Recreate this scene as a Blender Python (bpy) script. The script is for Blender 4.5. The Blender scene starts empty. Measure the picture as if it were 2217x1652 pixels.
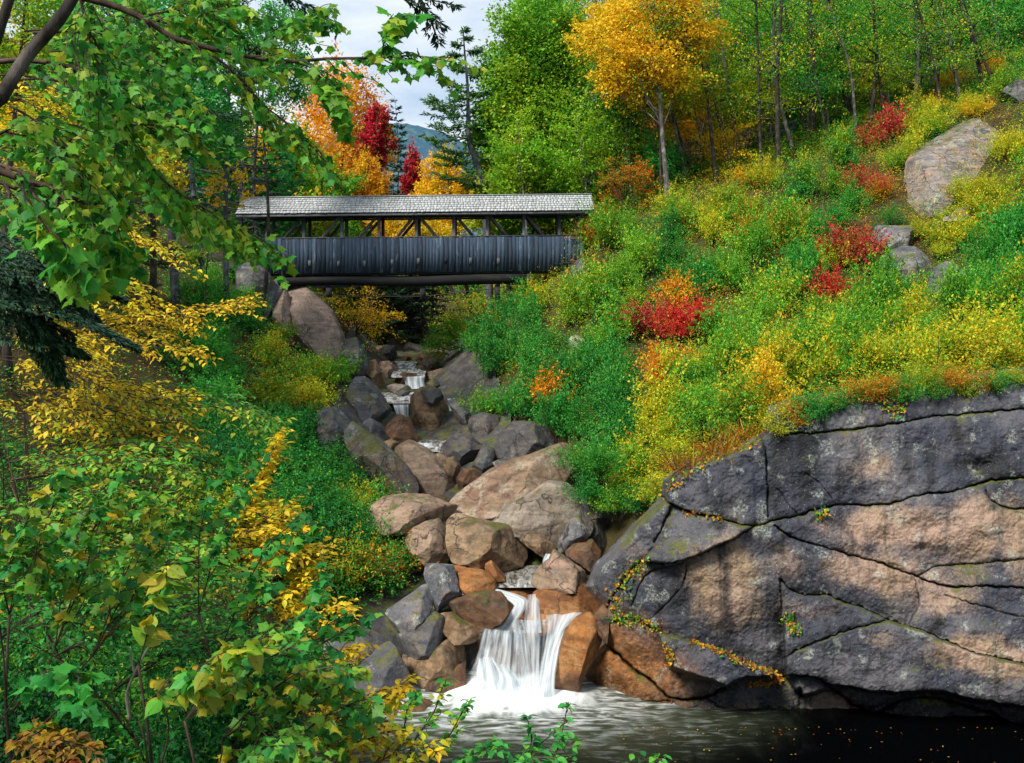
import bpy, math, random
import numpy as np
PI = math.pi
SC = bpy.context.scene
COL = SC.collection
F, CX, HY, EZ = 2056.0, 1108.0, 650.0, 9.0     # focal length, centre, horizon (photo units) and eye height (m)

def at(x, y, D):
    return np.array([(x - CX) / F * D, D, EZ - (y - HY) / F * D])
# photo units of enlarged details that outlines were measured in
def q1(x, y): return (480.2 + x * .3999, 369.4 + y * .3999)
def q2(x, y): return (664.8 + x * .33543, 701.8 + y * .33543)
def q3(x, y): return (886.4 + x * .2844, 1181.9 + y * .2844)
def q4(x, y): return (1255.8 + x * .5081, 812.6 + y * .5081)
def q5(x, y): return (x * .3578, y * .3578)
def q7(x, y): return (664.8 + x * .3665, y * .3665)
def q8(x, y): return (1255.8 + x * .51437, y * .51437)
def q0(x, y): return (x, y)
Q = {0: q0, 1: q1, 2: q2, 3: q3, 4: q4, 5: q5, 7: q7, 8: q8}

# ------------------------------------------------------------------ noise
def _h(ix, iy, iz, seed):
    n = (ix.astype(np.int64) * 374761393 + iy.astype(np.int64) * 668265263 + iz.astype(np.int64) * 2147483647 + seed * 974634777) & 0xffffffff
    n = ((n ^ (n >> 13)) * 1274126177) & 0xffffffff
    n = (n ^ (n >> 16)) & 0xffffffff
    return n.astype(np.float64) / 0xffffffff
def vnoise(p, seed=0):
    p = np.asarray(p, float); i = np.floor(p).astype(np.int64); f = p - i; f = f * f * (3 - 2 * f)
    r = 0
    for a in (0, 1):
        wx = f[..., 0] if a else 1 - f[..., 0]
        for b in (0, 1):
            wy = f[..., 1] if b else 1 - f[..., 1]
            for c in (0, 1):
                wz = f[..., 2] if c else 1 - f[..., 2]
                r = r + wx * wy * wz * _h(i[..., 0] + a, i[..., 1] + b, i[..., 2] + c, seed)
    return r * 2 - 1
def fbm(p, oct=4, seed=0):
    p = np.asarray(p, float); r = 0; a = 1.0; t = 0
    for k in range(oct):
        r = r + a * vnoise(p * 2 ** k + 17.3 * k, seed + k); t += a; a *= .5
    return r / t

# ------------------------------------------------------------------ objects
_seen = {}
def tag(o, label=None, cat=None, group=None, kind=None):
    if label:
        o['label'] = label
        if kind is None: _seen.setdefault(label, []).append(o.name)
    if cat: o['category'] = cat
    if group: o['group'] = group
    if kind: o['kind'] = kind
    return o
def empty(name, loc, label, cat, group=None):
    o = bpy.data.objects.new(name, None); COL.objects.link(o)
    o.location = [float(v) for v in loc]; o.empty_display_size = .2
    return tag(o, label, cat, group)
def mesh_np(name, V, loops, sizes, attrs=None, smooth=False, uv=None):
    me = bpy.data.meshes.new(name)
    V = np.asarray(V, np.float32); loops = np.asarray(loops, np.int32).ravel(); sizes = np.asarray(sizes, np.int32)
    me.vertices.add(len(V)); me.vertices.foreach_set('co', V.ravel())
    me.loops.add(len(loops)); me.loops.foreach_set('vertex_index', loops)
    me.polygons.add(len(sizes))
    st = np.zeros(len(sizes), np.int32); st[1:] = np.cumsum(sizes)[:-1]
    me.polygons.foreach_set('loop_start', st); me.polygons.foreach_set('loop_total', sizes)
    if smooth: me.polygons.foreach_set('use_smooth', np.ones(len(sizes), bool))
    for k, (dom, a) in (attrs or {}).items():
        at_ = me.attributes.new(k, 'FLOAT', dom); at_.data.foreach_set('value', np.asarray(a, np.float32))
    if uv is not None:
        l = me.uv_layers.new(name='UVMap'); l.data.foreach_set('uv', np.asarray(uv, np.float32)[loops].ravel())
    me.update(calc_edges=True); me.validate()
    return me
def put(name, me, mat, parent=None, loc=None):
    o = bpy.data.objects.new(name, me); COL.objects.link(o)
    if mat is not None and not me.materials: me.materials.append(mat)
    if parent is not None: o.parent = parent
    if loc is not None: o.location = [float(v) for v in loc]
    return o
class MB:
    """collects polygons (lists) for one mesh object"""
    def __init__(s): s.V = []; s.F = []; s.R = []; s.n = 0; s.c = 0
    def add(s, V, Fs, r=None):
        V = np.asarray(V, float); s.V.append(V)
        for f in Fs: s.F.append([i + s.n for i in f]); s.R.append(s.c_r(r))
        s.n += len(V); s.c += 1
    def c_r(s, r): return r if r is not None else (s.c * .61803) % 1
    def box(s, lo, hi, r=None, M=None, org=None):
        x0, y0, z0 = lo; x1, y1, z1 = hi
        V = np.array([[x0,y0,z0],[x1,y0,z0],[x1,y1,z0],[x0,y1,z0],[x0,y0,z1],[x1,y0,z1],[x1,y1,z1],[x0,y1,z1]], float)
        if M is not None: V = V @ np.asarray(M).T
        if org is not None: V = V + org
        s.add(V, [[0,3,2,1],[4,5,6,7],[0,1,5,4],[1,2,6,5],[2,3,7,6],[3,0,4,7]], r)
    def beam(s, a, b, w, h, r=None):
        a = np.asarray(a, float); b = np.asarray(b, float); d = b - a; L = np.linalg.norm(d); d /= L
        u = np.array([0, 1., 0]) if abs(d[1]) < .9 else np.array([1., 0, 0])
        v = np.cross(d, u); v /= np.linalg.norm(v); u = np.cross(v, d)
        M = np.stack([d, u, v], 1)
        s.box((0, -w / 2, -h / 2), (L, w / 2, h / 2), r, M, a)
    def tube(s, P, R, k=6, r=None, cap=True):
        P = np.asarray(P, float); R = np.broadcast_to(np.asarray(R, float), (len(P),))
        T = np.gradient(P, axis=0); T /= np.linalg.norm(T, axis=1)[:, None] + 1e-9
        ref = np.array([.3, .9, .2]) if abs(T[0, 1]) < .8 else np.array([1., .1, .2])
        U = np.cross(T, ref); U /= np.linalg.norm(U, axis=1)[:, None] + 1e-9; W = np.cross(T, U)
        an = np.arange(k) * 2 * PI / k
        V = (P[:, None] + R[:, None, None] * (np.cos(an)[None, :, None] * U[:, None] + np.sin(an)[None, :, None] * W[:, None])).reshape(-1, 3)
        Fs = []
        for i in range(len(P) - 1):
            for j in range(k):
                Fs.append([i * k + j, i * k + (j + 1) % k, (i + 1) * k + (j + 1) % k, (i + 1) * k + j])
        if cap: Fs.append(list(range(k))[::-1]); Fs.append([(len(P) - 1) * k + j for j in range(k)])
        s.add(V, Fs, r)
    def mesh(s, name, org=None, smooth=False):
        V = np.concatenate(s.V); 
        if org is not None: V = V - np.asarray(org)
        return mesh_np(name, V, [i for f in s.F for i in f], [len(f) for f in s.F], {'rnd': ('FACE', s.R)}, smooth)
    def build(s, name, mat, parent=None, org=None, smooth=False, loc=None):
        return put(name, s.mesh(name, org, smooth), mat, parent, loc)
def grid_mesh(name, P, attrs=None, mask=None, uv=None, smooth=True):
    n, m = P.shape[:2]; idx = np.arange(n * m).reshape(n, m)
    q = np.stack([idx[:-1, :-1], idx[1:, :-1], idx[1:, 1:], idx[:-1, 1:]], -1)
    if mask is not None:
        ok = mask[:-1, :-1] & mask[1:, :-1] & mask[1:, 1:] & mask[:-1, 1:]
        q = q[ok]
        used = np.zeros(n * m, bool); used[q.ravel()] = True
        re = np.cumsum(used) - 1; q = re[q]
        V = P.reshape(-1, 3)[used]
        if attrs: attrs = {k: (d, np.asarray(a).reshape(-1)[used]) for k, (d, a) in attrs.items()}
        if uv is not None: uv = uv.reshape(-1, 2)[used]
    else:
        V = P.reshape(-1, 3); q = q.reshape(-1, 4)
        if attrs: attrs = {k: (d, np.asarray(a).reshape(-1)) for k, (d, a) in attrs.items()}
        if uv is not None: uv = uv.reshape(-1, 2)
    return mesh_np(name, V, q.ravel(), np.full(len(q), 4), attrs, smooth, uv)
def copy_tree(o, parent=None):
    c = o.copy(); COL.objects.link(c)
    if parent is not None: c.parent = parent
    for ch in list(o.children): copy_tree(ch, c)
    return c

# ------------------------------------------------------------------ materials
class NT:
    def __init__(s, name):
        s.m = bpy.data.materials.new(name); s.m.use_nodes = True
        s.t = s.m.node_tree; s.t.nodes.clear(); s.out = s.n('ShaderNodeOutputMaterial')
    def n(s, t, **k):
        o = s.t.nodes.new(t)
        for a, b in k.items(): setattr(o, a, b)
        return o
    def l(s, a, b): s.t.links.new(a, b)
    def set(s, sock, v):
        if hasattr(v, 'is_output'): s.l(v, sock)
        elif isinstance(v, (tuple, list)) and len(v) == 3 and sock.type == 'RGBA': sock.default_value = (*v, 1)
        else: sock.default_value = v
    def noise(s, co, sc, det=4, rough=.55, dist=0.):
        o = s.n('ShaderNodeTexNoise'); s.l(co, o.inputs['Vector'])
        o.inputs['Scale'].default_value = sc; o.inputs['Detail'].default_value = det; o.inputs['Roughness'].default_value = rough
        o.inputs['Distortion'].default_value = dist
        return o.outputs['Fac']
    def math(s, op, a, b=None, clamp=False):
        o = s.n('ShaderNodeMath', operation=op, use_clamp=clamp); s.set(o.inputs[0], a)
        if b is not None: s.set(o.inputs[1], b)
        return o.outputs[0]
    def step(s, v, a, b):
        o = s.n('ShaderNodeMapRange', interpolation_type='SMOOTHSTEP'); s.set(o.inputs[0], v)
        o.inputs[1].default_value = a; o.inputs[2].default_value = b
        return o.outputs[0]
    def mix(s, f, a, b, mode='MIX'):
        o = s.n('ShaderNodeMix', data_type='RGBA', blend_type=mode); s.set(o.inputs[0], f); s.set(o.inputs[6], a); s.set(o.inputs[7], b)
        return o.outputs[2]
    def ramp(s, v, cols, interp='LINEAR'):
        o = s.n('ShaderNodeValToRGB'); s.set(o.inputs[0], v); e = o.color_ramp.elements; o.color_ramp.interpolation = interp
        while len(e) < len(cols): e.new(.5)
        for i, (p, c) in enumerate(cols): e[i].position = p; e[i].color = (*c, 1)
        return o.outputs[0]
    def attr(s, name):
        o = s.n('ShaderNodeAttribute', attribute_name=name); return o.outputs['Fac']
    def mapping(s, co, sc):
        o = s.n('ShaderNodeMapping'); s.l(co, o.inputs[0]); o.inputs['Scale'].default_value = sc; return o.outputs[0]
    def bump(s, h, st=.5, d=.05):
        o = s.n('ShaderNodeBump'); s.l(h, o.inputs['Height']); o.inputs['Strength'].default_value = st; o.inputs['Distance'].default_value = d
        return o.outputs[0]
    def bsdf(s, col, rough=.8, normal=None, spec=.3, **k):
        o = s.n('ShaderNodeBsdfPrincipled'); s.set(o.inputs['Base Color'], col); s.set(o.inputs['Roughness'], rough)
        o.inputs['Specular IOR Level'].default_value = spec
        if normal is not None: s.l(normal, o.inputs['Normal'])
        for a, b in k.items(): s.set(o.inputs[a], b)
        return o.outputs[0]
    def done(s, sh): s.l(sh, s.out.inputs['Surface']); return s.m
    def value(s, col, v):
        o = s.n('ShaderNodeHueSaturation'); s.set(o.inputs['Color'], col); s.set(o.inputs['Value'], v); return o.outputs[0]

def hexl(r, g, b):
    return tuple(((c / 255) / 12.92 if c / 255 <= .04045 else ((c / 255 + .055) / 1.055) ** 2.4) for c in (r, g, b))

def rock_mat(name, c1, c2, c3, moss=.0, lichen=.2, streak=.4, wet=None, dark=(.012, .013, .016), scale=1., orange=None, bump=.6, geo=False):
    t = NT(name)
    tc = t.n('ShaderNodeTexCoord'); gp = t.n('ShaderNodeNewGeometry')
    if geo: co = gp.outputs['Position']
    else:
        oi = t.n('ShaderNodeObjectInfo'); ad = t.n('ShaderNodeVectorMath', operation='MULTIPLY_ADD')
        t.l(tc.outputs['Object'], ad.inputs[0]); ad.inputs[1].default_value = (1, 1, 1)
        cb = t.n('ShaderNodeCombineXYZ'); mm = t.math('MULTIPLY', oi.outputs['Random'], 60.)
        for i in range(3): t.l(mm, cb.inputs[i])
        t.l(cb.outputs[0], ad.inputs[2]); co = ad.outputs[0]
    n1 = t.noise(co, .55 * scale, 6, .6, .4); n2 = t.noise(t.mapping(co, (.8, .8, .36)) if geo else co, (1.0 if geo else 1.7) * scale, 9, .68, .3); n3 = t.noise(co, 7 * scale, 8, .7); n4 = t.noise(co, 42 * scale, 4, .7)
    col = t.mix(t.step(n1, .38, .62), c1, c2)
    col = t.mix(t.step(n2, .44, .66) if geo else t.step(n2, .48, .6), col, c3)
    if geo:
        gr = t.math('MULTIPLY', t.math('SUBTRACT', t.noise(co, 16, 8, .8, .2), .5), 1.1)
        pm = t.math('ADD', t.math('ADD', t.attr('tan'), gr), t.math('MULTIPLY', t.math('SUBTRACT', n2, .5), 1.1))
        col = t.mix(t.step(n1, .40, .60), c1, c2); col = t.mix(t.step(pm, .16, .70), col, t.mix(t.step(n2, .42, .6), c3, (.27, .19, .12)))
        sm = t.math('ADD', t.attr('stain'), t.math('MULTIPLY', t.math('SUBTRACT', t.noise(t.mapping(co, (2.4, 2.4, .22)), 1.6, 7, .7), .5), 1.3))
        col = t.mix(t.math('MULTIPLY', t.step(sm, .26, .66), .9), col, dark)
    st = t.noise(t.mapping(co, (1.3, 1.3, .07) if geo else (2.2, 2.2, .16)), 1., 6, .6, .3)
    col = t.mix(t.math('MULTIPLY', t.step(st, .53 if geo else .52, .66), streak), col, dark)
    if not geo:
        vo = t.n('ShaderNodeTexVoronoi', feature='DISTANCE_TO_EDGE'); wv = t.n('ShaderNodeVectorMath', operation='ADD'); nzc = t.n('ShaderNodeTexNoise'); t.l(co, nzc.inputs['Vector']); nzc.inputs['Scale'].default_value = 1.6; nzc.inputs['Detail'].default_value = 5
        t.l(co, wv.inputs[0]); t.l(nzc.outputs['Color'], wv.inputs[1]); t.l(wv.outputs[0], vo.inputs['Vector']); vo.inputs['Scale'].default_value = .75
        ck = t.math('MULTIPLY', t.step(vo.outputs['Distance'], .022, .006), t.step(n1, .46, .54))
        col = t.mix(t.math('MULTIPLY', ck, .85), col, dark)
        bd = t.noise(t.mapping(co, (.7, .7, 4.5)), 1.2, 5, .6, 1.0)
        col = t.value(col, t.math('ADD', .72, t.math('MULTIPLY', t.step(bd, .35, .65), .5)))
    st2 = t.noise(t.mapping(co, (5., 5., .25)), 1.3, 5, .6, .2)
    col = t.mix(t.math('MULTIPLY', t.step(st2, .55, .72), streak * .6), col, dark)
    col = t.mix(t.math('MULTIPLY', t.step(n3, .50, .68), .55), col, dark)
    col = t.value(col, t.math('ADD', t.math('MULTIPLY', n4, 1.3), .35))
    z = t.n('ShaderNodeSeparateXYZ'); t.l(gp.outputs['Position'], z.inputs[0])
    if orange is not None:      # iron-brown rock near the falls: within radius of a point
        px, pz, rad, ocol = orange
        dx = t.math('SUBTRACT', z.outputs[0], px); dz = t.math('MULTIPLY', t.math('SUBTRACT', z.outputs[2], pz), 1.3)
        d = t.math('SQRT', t.math('ADD', t.math('MULTIPLY', dx, dx), t.math('MULTIPLY', dz, dz)))
        d = t.math('ADD', d, t.math('MULTIPLY', t.math('SUBTRACT', n2, .5), 2.6))
        oc = t.value(t.mix(t.step(n3, .4, .62), ocol, tuple(c * .45 for c in ocol)), t.math('ADD', t.math('MULTIPLY', n4, 1.1), .4))
        col = t.mix(t.step(d, rad, rad * .55), col, oc)
    if lichen:
        ln = t.noise(co, 2.4, 3, .5); lf = t.noise(co, 19, 5, .75)
        m = t.math('MULTIPLY', t.step(ln, .57, .66), t.step(lf, .44, .56))
        col = t.mix(t.math('MULTIPLY', m, lichen), col, (.42, .47, .40))
        m2 = t.step(t.noise(co, 33, 2, .5), .66, .72)
        col = t.mix(t.math('MULTIPLY', m2, lichen * .8), col, (.5, .52, .5))
    if moss:
        nz = t.n('ShaderNodeSeparateXYZ'); t.l(gp.outputs['Normal'], nz.inputs[0])
        mf = t.math('ADD', nz.outputs[2], t.math('MULTIPLY', t.math('SUBTRACT', n2, .5), 2.2))
        mm = t.step(mf, .95 - moss * .7, 1.25 - moss * .7)
        mc = t.mix(t.step(n3, .35, .65), (.035, .06, .008), (.11, .10, .015))
        col = t.mix(t.math('MULTIPLY', mm, .9), col, mc)
    rough = .78 if geo else t.math('ADD', .42, t.math('MULTIPLY', n2, .5))
    if wet is not None:
        wz = t.math('ADD', z.outputs[2], t.math('MULTIPLY', t.math('SUBTRACT', n2, .5), 1.2))
        wm = t.step(wz, wet + .25, wet - .15)
        col = t.value(col, t.math('SUBTRACT', 1., t.math('MULTIPLY', wm, .55)))
        rough = t.math('SUBTRACT', .75, t.math('MULTIPLY', wm, .5))
    h = t.math('ADD', t.math('MULTIPLY', n3, 1.), t.math('ADD', t.math('MULTIPLY', n4, .28), t.math('MULTIPLY', n2, 1.)))
    return t.done(t.bsdf(col, rough, t.bump(h, bump, .10), .35))

def leaf_mat(name, cols, trans=.45, gloss=.25, spots=False):
    """cols: palette, picked per leaf by the attribute rnd; r2 varies the value"""
    t = NT(name); n = len(cols)
    c = t.ramp(t.attr('rnd'), [((i + .5) / n if n > 1 else 0, k) for i, k in enumerate(cols)])
    oi = t.n('ShaderNodeObjectInfo')
    v = t.math('ADD', .62, t.math('MULTIPLY', t.attr('r2'), .76))
    v = t.math('MULTIPLY', v, t.math('ADD', .88, t.math('MULTIPLY', oi.outputs['Random'], .24)))
    c = t.value(c, v)
    if spots:
        tc = t.n('ShaderNodeTexCoord'); s_ = t.step(t.noise(tc.outputs['Object'], 45, 2, .5), .66, .70)
        c = t.mix(t.math('MULTIPLY', s_, .8), c, (.09, .035, .01))
        s2 = t.noise(tc.outputs['Object'], 16, 3, .5)
        c = t.value(c, t.math('ADD', .7, t.math('MULTIPLY', s2, .6)))
    p = t.bsdf(c, .5, None, gloss)
    tr = t.n('ShaderNodeBsdfTranslucent'); t.l(c, tr.inputs[0])
    mx = t.n('ShaderNodeMixShader'); mx.inputs[0].default_value = trans; t.l(p, mx.inputs[1]); t.l(tr.outputs[0], mx.inputs[2])
    return t.done(mx.outputs[0])

def bark_mat(name, c1, c2, sc=1.):
    t = NT(name); tc = t.n('ShaderNodeTexCoord')
    a = t.noise(t.mapping(tc.outputs['Object'], (9 * sc, 9 * sc, 1.6 * sc)), 1.5, 6, .65); b = t.noise(tc.outputs['Object'], 2.2, 4, .6)
    c = t.mix(t.step(a, .35, .65), c1, c2); c = t.mix(t.step(b, .52, .66), c, tuple(k * 1.7 + .01 for k in c2))
    return t.done(t.bsdf(c, .9, t.bump(a, .7, .03), .15))

M = {}
M['cliff'] = rock_mat('cliff_granite', (.034, .039, .055), (.088, .087, .10), (.30, .205, .155), moss=.34, lichen=.42, streak=.82, wet=.25, orange=(1.2, -.3, 3.6, (.30, .125, .035)), geo=True, bump=.5)
M['pink'] = rock_mat('pink_granite', (0.2345, 0.1618, 0.1101), (0.2756, 0.1782, 0.1246), (0.2068, 0.1488, 0.0980), moss=.02, lichen=.12, streak=.3, scale=1.1)
M['tan'] = rock_mat('tan_granite', (0.1883, 0.1173, 0.0604), (0.2260, 0.1511, 0.0872), (0.1255, 0.0723, 0.0373), moss=.06, lichen=.1, streak=.45)
M['brown'] = rock_mat('brown_stained_rock', (0.1001, 0.0480, 0.0207), (0.1386, 0.0702, 0.0323), (0.0739, 0.0355, 0.0181), moss=.05, lichen=.08, streak=.5)
M['orange'] = rock_mat('iron_orange_rock', (0.2640, 0.1040, 0.0240), (0.2080, 0.0800, 0.0240), (0.3040, 0.1520, 0.0560), moss=.0, lichen=.0, streak=.5, wet=.4, dark=(.05, .022, .01))
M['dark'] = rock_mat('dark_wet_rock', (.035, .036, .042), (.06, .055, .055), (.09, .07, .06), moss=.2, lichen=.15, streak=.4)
M['grey'] = rock_mat('grey_granite', (0.0840, 0.0896, 0.1064), (0.1232, 0.1232, 0.1316), (0.1624, 0.1344, 0.1232), moss=.10, lichen=.7, streak=.4)
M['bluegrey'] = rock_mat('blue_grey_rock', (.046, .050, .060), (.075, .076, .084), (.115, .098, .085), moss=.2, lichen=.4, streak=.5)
M['mossy'] = rock_mat('mossy_granite', (0.1054, 0.1085, 0.1178), (0.1550, 0.1240, 0.0992), (0.1860, 0.1240, 0.0744), moss=.5, lichen=.4, streak=.4)
M['pale'] = rock_mat('pale_smooth_granite', (0.2717, 0.2368, 0.1958), (0.2331, 0.1866, 0.1467), (0.1944, 0.1460, 0.1035), moss=.02, lichen=.1, streak=.25)
M['banded'] = rock_mat('banded_granite', (0.2126, 0.1433, 0.0889), (0.1418, 0.0816, 0.0508), (0.2835, 0.2241, 0.1723), moss=.02, lichen=.1, streak=.8, dark=(.06, .028, .018))
M['slab'] = rock_mat('tan_slab_granite', (0.2091, 0.1555, 0.1232), (0.1734, 0.1300, 0.1088), (0.2389, 0.1802, 0.1445), moss=.0, lichen=.05, streak=.35, bump=.9)
M['greytan'] = rock_mat('grey_tan_granite', (.14, .125, .12), (.20, .17, .15), (.26, .18, .12), moss=.12, lichen=.5, streak=.5)

def build_setting_mats():
    t = NT('forest_floor'); gp = t.n('ShaderNodeNewGeometry'); co = gp.outputs['Position']
    a = t.noise(co, .9, 6, .6); b = t.noise(co, 7, 6, .7); c_ = t.noise(co, 30, 3, .7)
    c = t.mix(t.step(a, .4, .6), (.035, .026, .016), (.06, .045, .02)); c = t.mix(t.step(b, .5, .62), c, (.03, .055, .012))
    c = t.mix(t.step(c_, .58, .66), c, (.22, .10, .03))
    M['floor'] = t.done(t.bsdf(c, .95, t.bump(b, .8, .12), .1))
    # pool water with foam where the falls land
    t = NT('pool_water'); gp = t.n('ShaderNodeNewGeometry'); co = gp.outputs['Position']
    z = t.n('ShaderNodeSeparateXYZ'); t.l(co, z.inputs[0])
    n0 = t.noise(t.mapping(co, (1.5, .55, 1)), 1., 4, .55, 1.2); n1 = t.noise(t.mapping(co, (.75, 3.0, 1)), 2.4, 6, .58, .5); n2 = t.noise(t.mapping(co, (9, 2.6, 1)), 1.6, 5, .6, .6)
    # foam: distance to the landing line of the falls
    dx = t.math('MULTIPLY', t.math('SUBTRACT', z.outputs[0], .05), .62); dy = t.math('SUBTRACT', 21.7, z.outputs[1])
    dd = t.math('SQRT', t.math('ADD', t.math('MULTIPLY', dx, dx), t.math('MULTIPLY', dy, dy)))
    dd = t.math('ADD', dd, t.math('MULTIPLY', t.math('SUBTRACT', n0, .5), 1.3))
    f1 = t.step(dd, 1.45, .7)                                 # solid white at the foot
    f2 = t.math('MULTIPLY', t.step(dd, 3.1, 1.0), t.math('MULTIPLY', t.step(n1, .38, .72), .8))   # drawn-out foam streaks
    f3 = t.math('MULTIPLY', t.step(dd, 4.2, 1.8), t.math('MULTIPLY', t.step(n1, .5, .7), .25))
    sp = t.n('ShaderNodeTexVoronoi'); t.l(co, sp.inputs['Vector']); sp.inputs['Scale'].default_value = 5.5
    f4 = t.math('MULTIPLY', t.step(sp.outputs['Distance'], .09, .05), t.math('MULTIPLY', t.step(t.noise(co, .8, 3), .5, .62), .35))
    f = t.math('MAXIMUM', t.math('MAXIMUM', f1, f2), f3)
    deep = t.mix(t.step(dd, 4.5, 1.5), (.0008, .001, .0012), (.04, .05, .028))
    c = t.mix(f, deep, (.82, .86, .86))
    h = t.math('ADD', t.math('MULTIPLY', n1, .6), t.math('MULTIPLY', n0, .8))
    M['pool'] = t.done(t.bsdf(c, t.math('ADD', .10, t.math('MULTIPLY', f, .5)), t.bump(n0, .05, .06), .07))
    # shallow stream pools: brown bed seen through clear water, with pale streaks
    t = NT('stream_water'); gp = t.n('ShaderNodeNewGeometry'); co = gp.outputs['Position']
    n1 = t.noise(t.mapping(co, (3, 1.2, 1)), 1.6, 5, .6, 1.); n2 = t.noise(t.mapping(co, (8, 2, 1)), 1.5, 4, .6, .5)
    f = t.math('MULTIPLY', t.attr('foam'), t.step(n1, .3, .7)); f = t.math('ADD', f, t.math('MULTIPLY', t.step(n2, .56, .7), .12), True)
    c = t.mix(t.step(n1, .3, .7), (.035, .028, .014), (.075, .05, .02)); c = t.mix(f, c, (.8, .84, .86))
    M['stream'] = t.done(t.bsdf(c, t.math('ADD', .08, t.math('MULTIPLY', f, .4)), t.bump(n1, .2, .05), .5))
    # silky falling water: streaks along the flow, thin where the rock shows
    t = NT('falling_water'); uv = t.n('ShaderNodeUVMap'); co = uv.outputs[0]
    s1 = t.noise(t.mapping(co, (9, .55, 1)), 1., 5, .6, .25); s2 = t.noise(t.mapping(co, (17, .7, 1)), 1., 3, .5, .1); s3 = t.noise(t.mapping(co, (3, 1.2, 1)), 1., 3, .5, .4)
    a = t.math('ADD', t.math('MULTIPLY', s1, .8), t.math('ADD', t.math('MULTIPLY', s2, .3), t.math('MULTIPLY', s3, .75)))
    a = t.step(t.math('ADD', a, t.math('SUBTRACT', t.attr('dens'), .5)), .5, 1.35)
    c = t.mix(t.step(t.math('ADD', t.math('MULTIPLY', s2, .5), t.math('MULTIPLY', s1, .5)), .36, .62), (.26, .34, .41), (.74, .78, .80))
    p = t.bsdf(c, .45, t.bump(s1, .1, .05), .2)
    tl = t.n('ShaderNodeBsdfTranslucent'); t.set(tl.inputs[0], (.8, .86, .9)); m0 = t.n('ShaderNodeMixShader'); m0.inputs[0].default_value = .3
    t.l(p, m0.inputs[1]); t.l(tl.outputs[0], m0.inputs[2])
    tp = t.n('ShaderNodeBsdfTransparent'); mx = t.n('ShaderNodeMixShader'); t.l(a, mx.inputs[0]); t.l(tp.outputs[0], mx.inputs[1]); t.l(m0.outputs[0], mx.inputs[2])
    M['falls'] = t.done(mx.outputs[0])
    # bridge wood
    def wood(name, ca, cb, cc, horiz=False, sc=1.):
        t = NT(name); tc = t.n('ShaderNodeTexCoord')
        g = t.noise(t.mapping(tc.outputs['Object'], (1.2, 14, 14) if horiz else (14, 14, .9)), 1.6 * sc, 6, .65, .4)
        k = t.noise(t.mapping(tc.outputs['Object'], (3, 3, .5) if not horiz else (.5, 3, 3)), 1.2, 5, .7, .8)
        r = t.attr('rnd')
        c = t.mix(t.step(g, .35, .68), ca, cb); c = t.mix(t.math('MULTIPLY', t.step(k, .56, .68), .75), c, cc)
        c = t.value(c, t.math('ADD', .6, t.math('MULTIPLY', r, .85)))
        return t.done(t.bsdf(c, .85, t.bump(g, .5, .02), .2))
    M['plank'] = wood('weathered_blue_grey_plank', (.018, .031, .052), (.04, .060, .09), (.115, .14, .17))
    M['timber'] = wood('weathered_timber', (.06, .065, .075), (.105, .11, .12), (.16, .165, .17))
    M['darktimber'] = wood('old_dark_timber', (.02, .021, .024), (.035, .036, .04), (.05, .05, .05), True)
    M['shingle'] = wood('silver_cedar_shingle', (.27, .29, .30), (.38, .395, .395), (.50, .505, .49))
    M['rail'] = wood('grey_rail_timber', (.15, .15, .15), (.22, .215, .21), (.3, .29, .28), True)
    M['logend'] = wood('pine_log_bark', (.014, .016, .018), (.026, .027, .028), (.04, .04, .038), True)
    t = NT('rusted_iron'); M['iron'] = t.done(t.bsdf((.03, .026, .024), .6, None, .4))
    t = NT('haze_tinted_conifers'); gp = t.n('ShaderNodeNewGeometry'); a = t.noise(gp.outputs['Position'], .12, 5, .7)
    c = t.mix(t.step(a, .45, .6), (.035, .085, .13), (.07, .13, .15)); c = t.mix(t.step(a, .62, .68), c, (.2, .17, .12))  # blue of the distant haze is put into the conifer colours
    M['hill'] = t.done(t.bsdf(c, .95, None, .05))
build_setting_mats()
M['bark'] = bark_mat('dark_brown_bark', (.018, .015, .013), (.05, .042, .036))
M['greybark'] = bark_mat('grey_bark', (.055, .052, .05), (.12, .115, .105))
M['palebark'] = bark_mat('pale_birch_bark', (.13, .115, .09), (.26, .23, .18))
M['sprucebark'] = bark_mat('blue_grey_spruce_bark', (.04, .043, .05), (.085, .09, .10))
M['twig'] = bark_mat('thin_twig', (.03, .02, .015), (.06, .04, .028))
G1, G2, G3 = (.016, .17, .036), (.03, .26, .045), (.08, .36, .03)
YG, YG2, Y1, Y2, Y3 = (.17, .43, .026), (.36, .50, .026), (.68, .50, .018), (.76, .48, .02), (.48, .36, .022)
O1, O2, O3 = (.70, .28, .014), (.62, .15, .012), (.44, .11, .014)
R1, R2, R3 = (.56, .03, .04), (.46, .02, .07), (.6, .09, .02)
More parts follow.
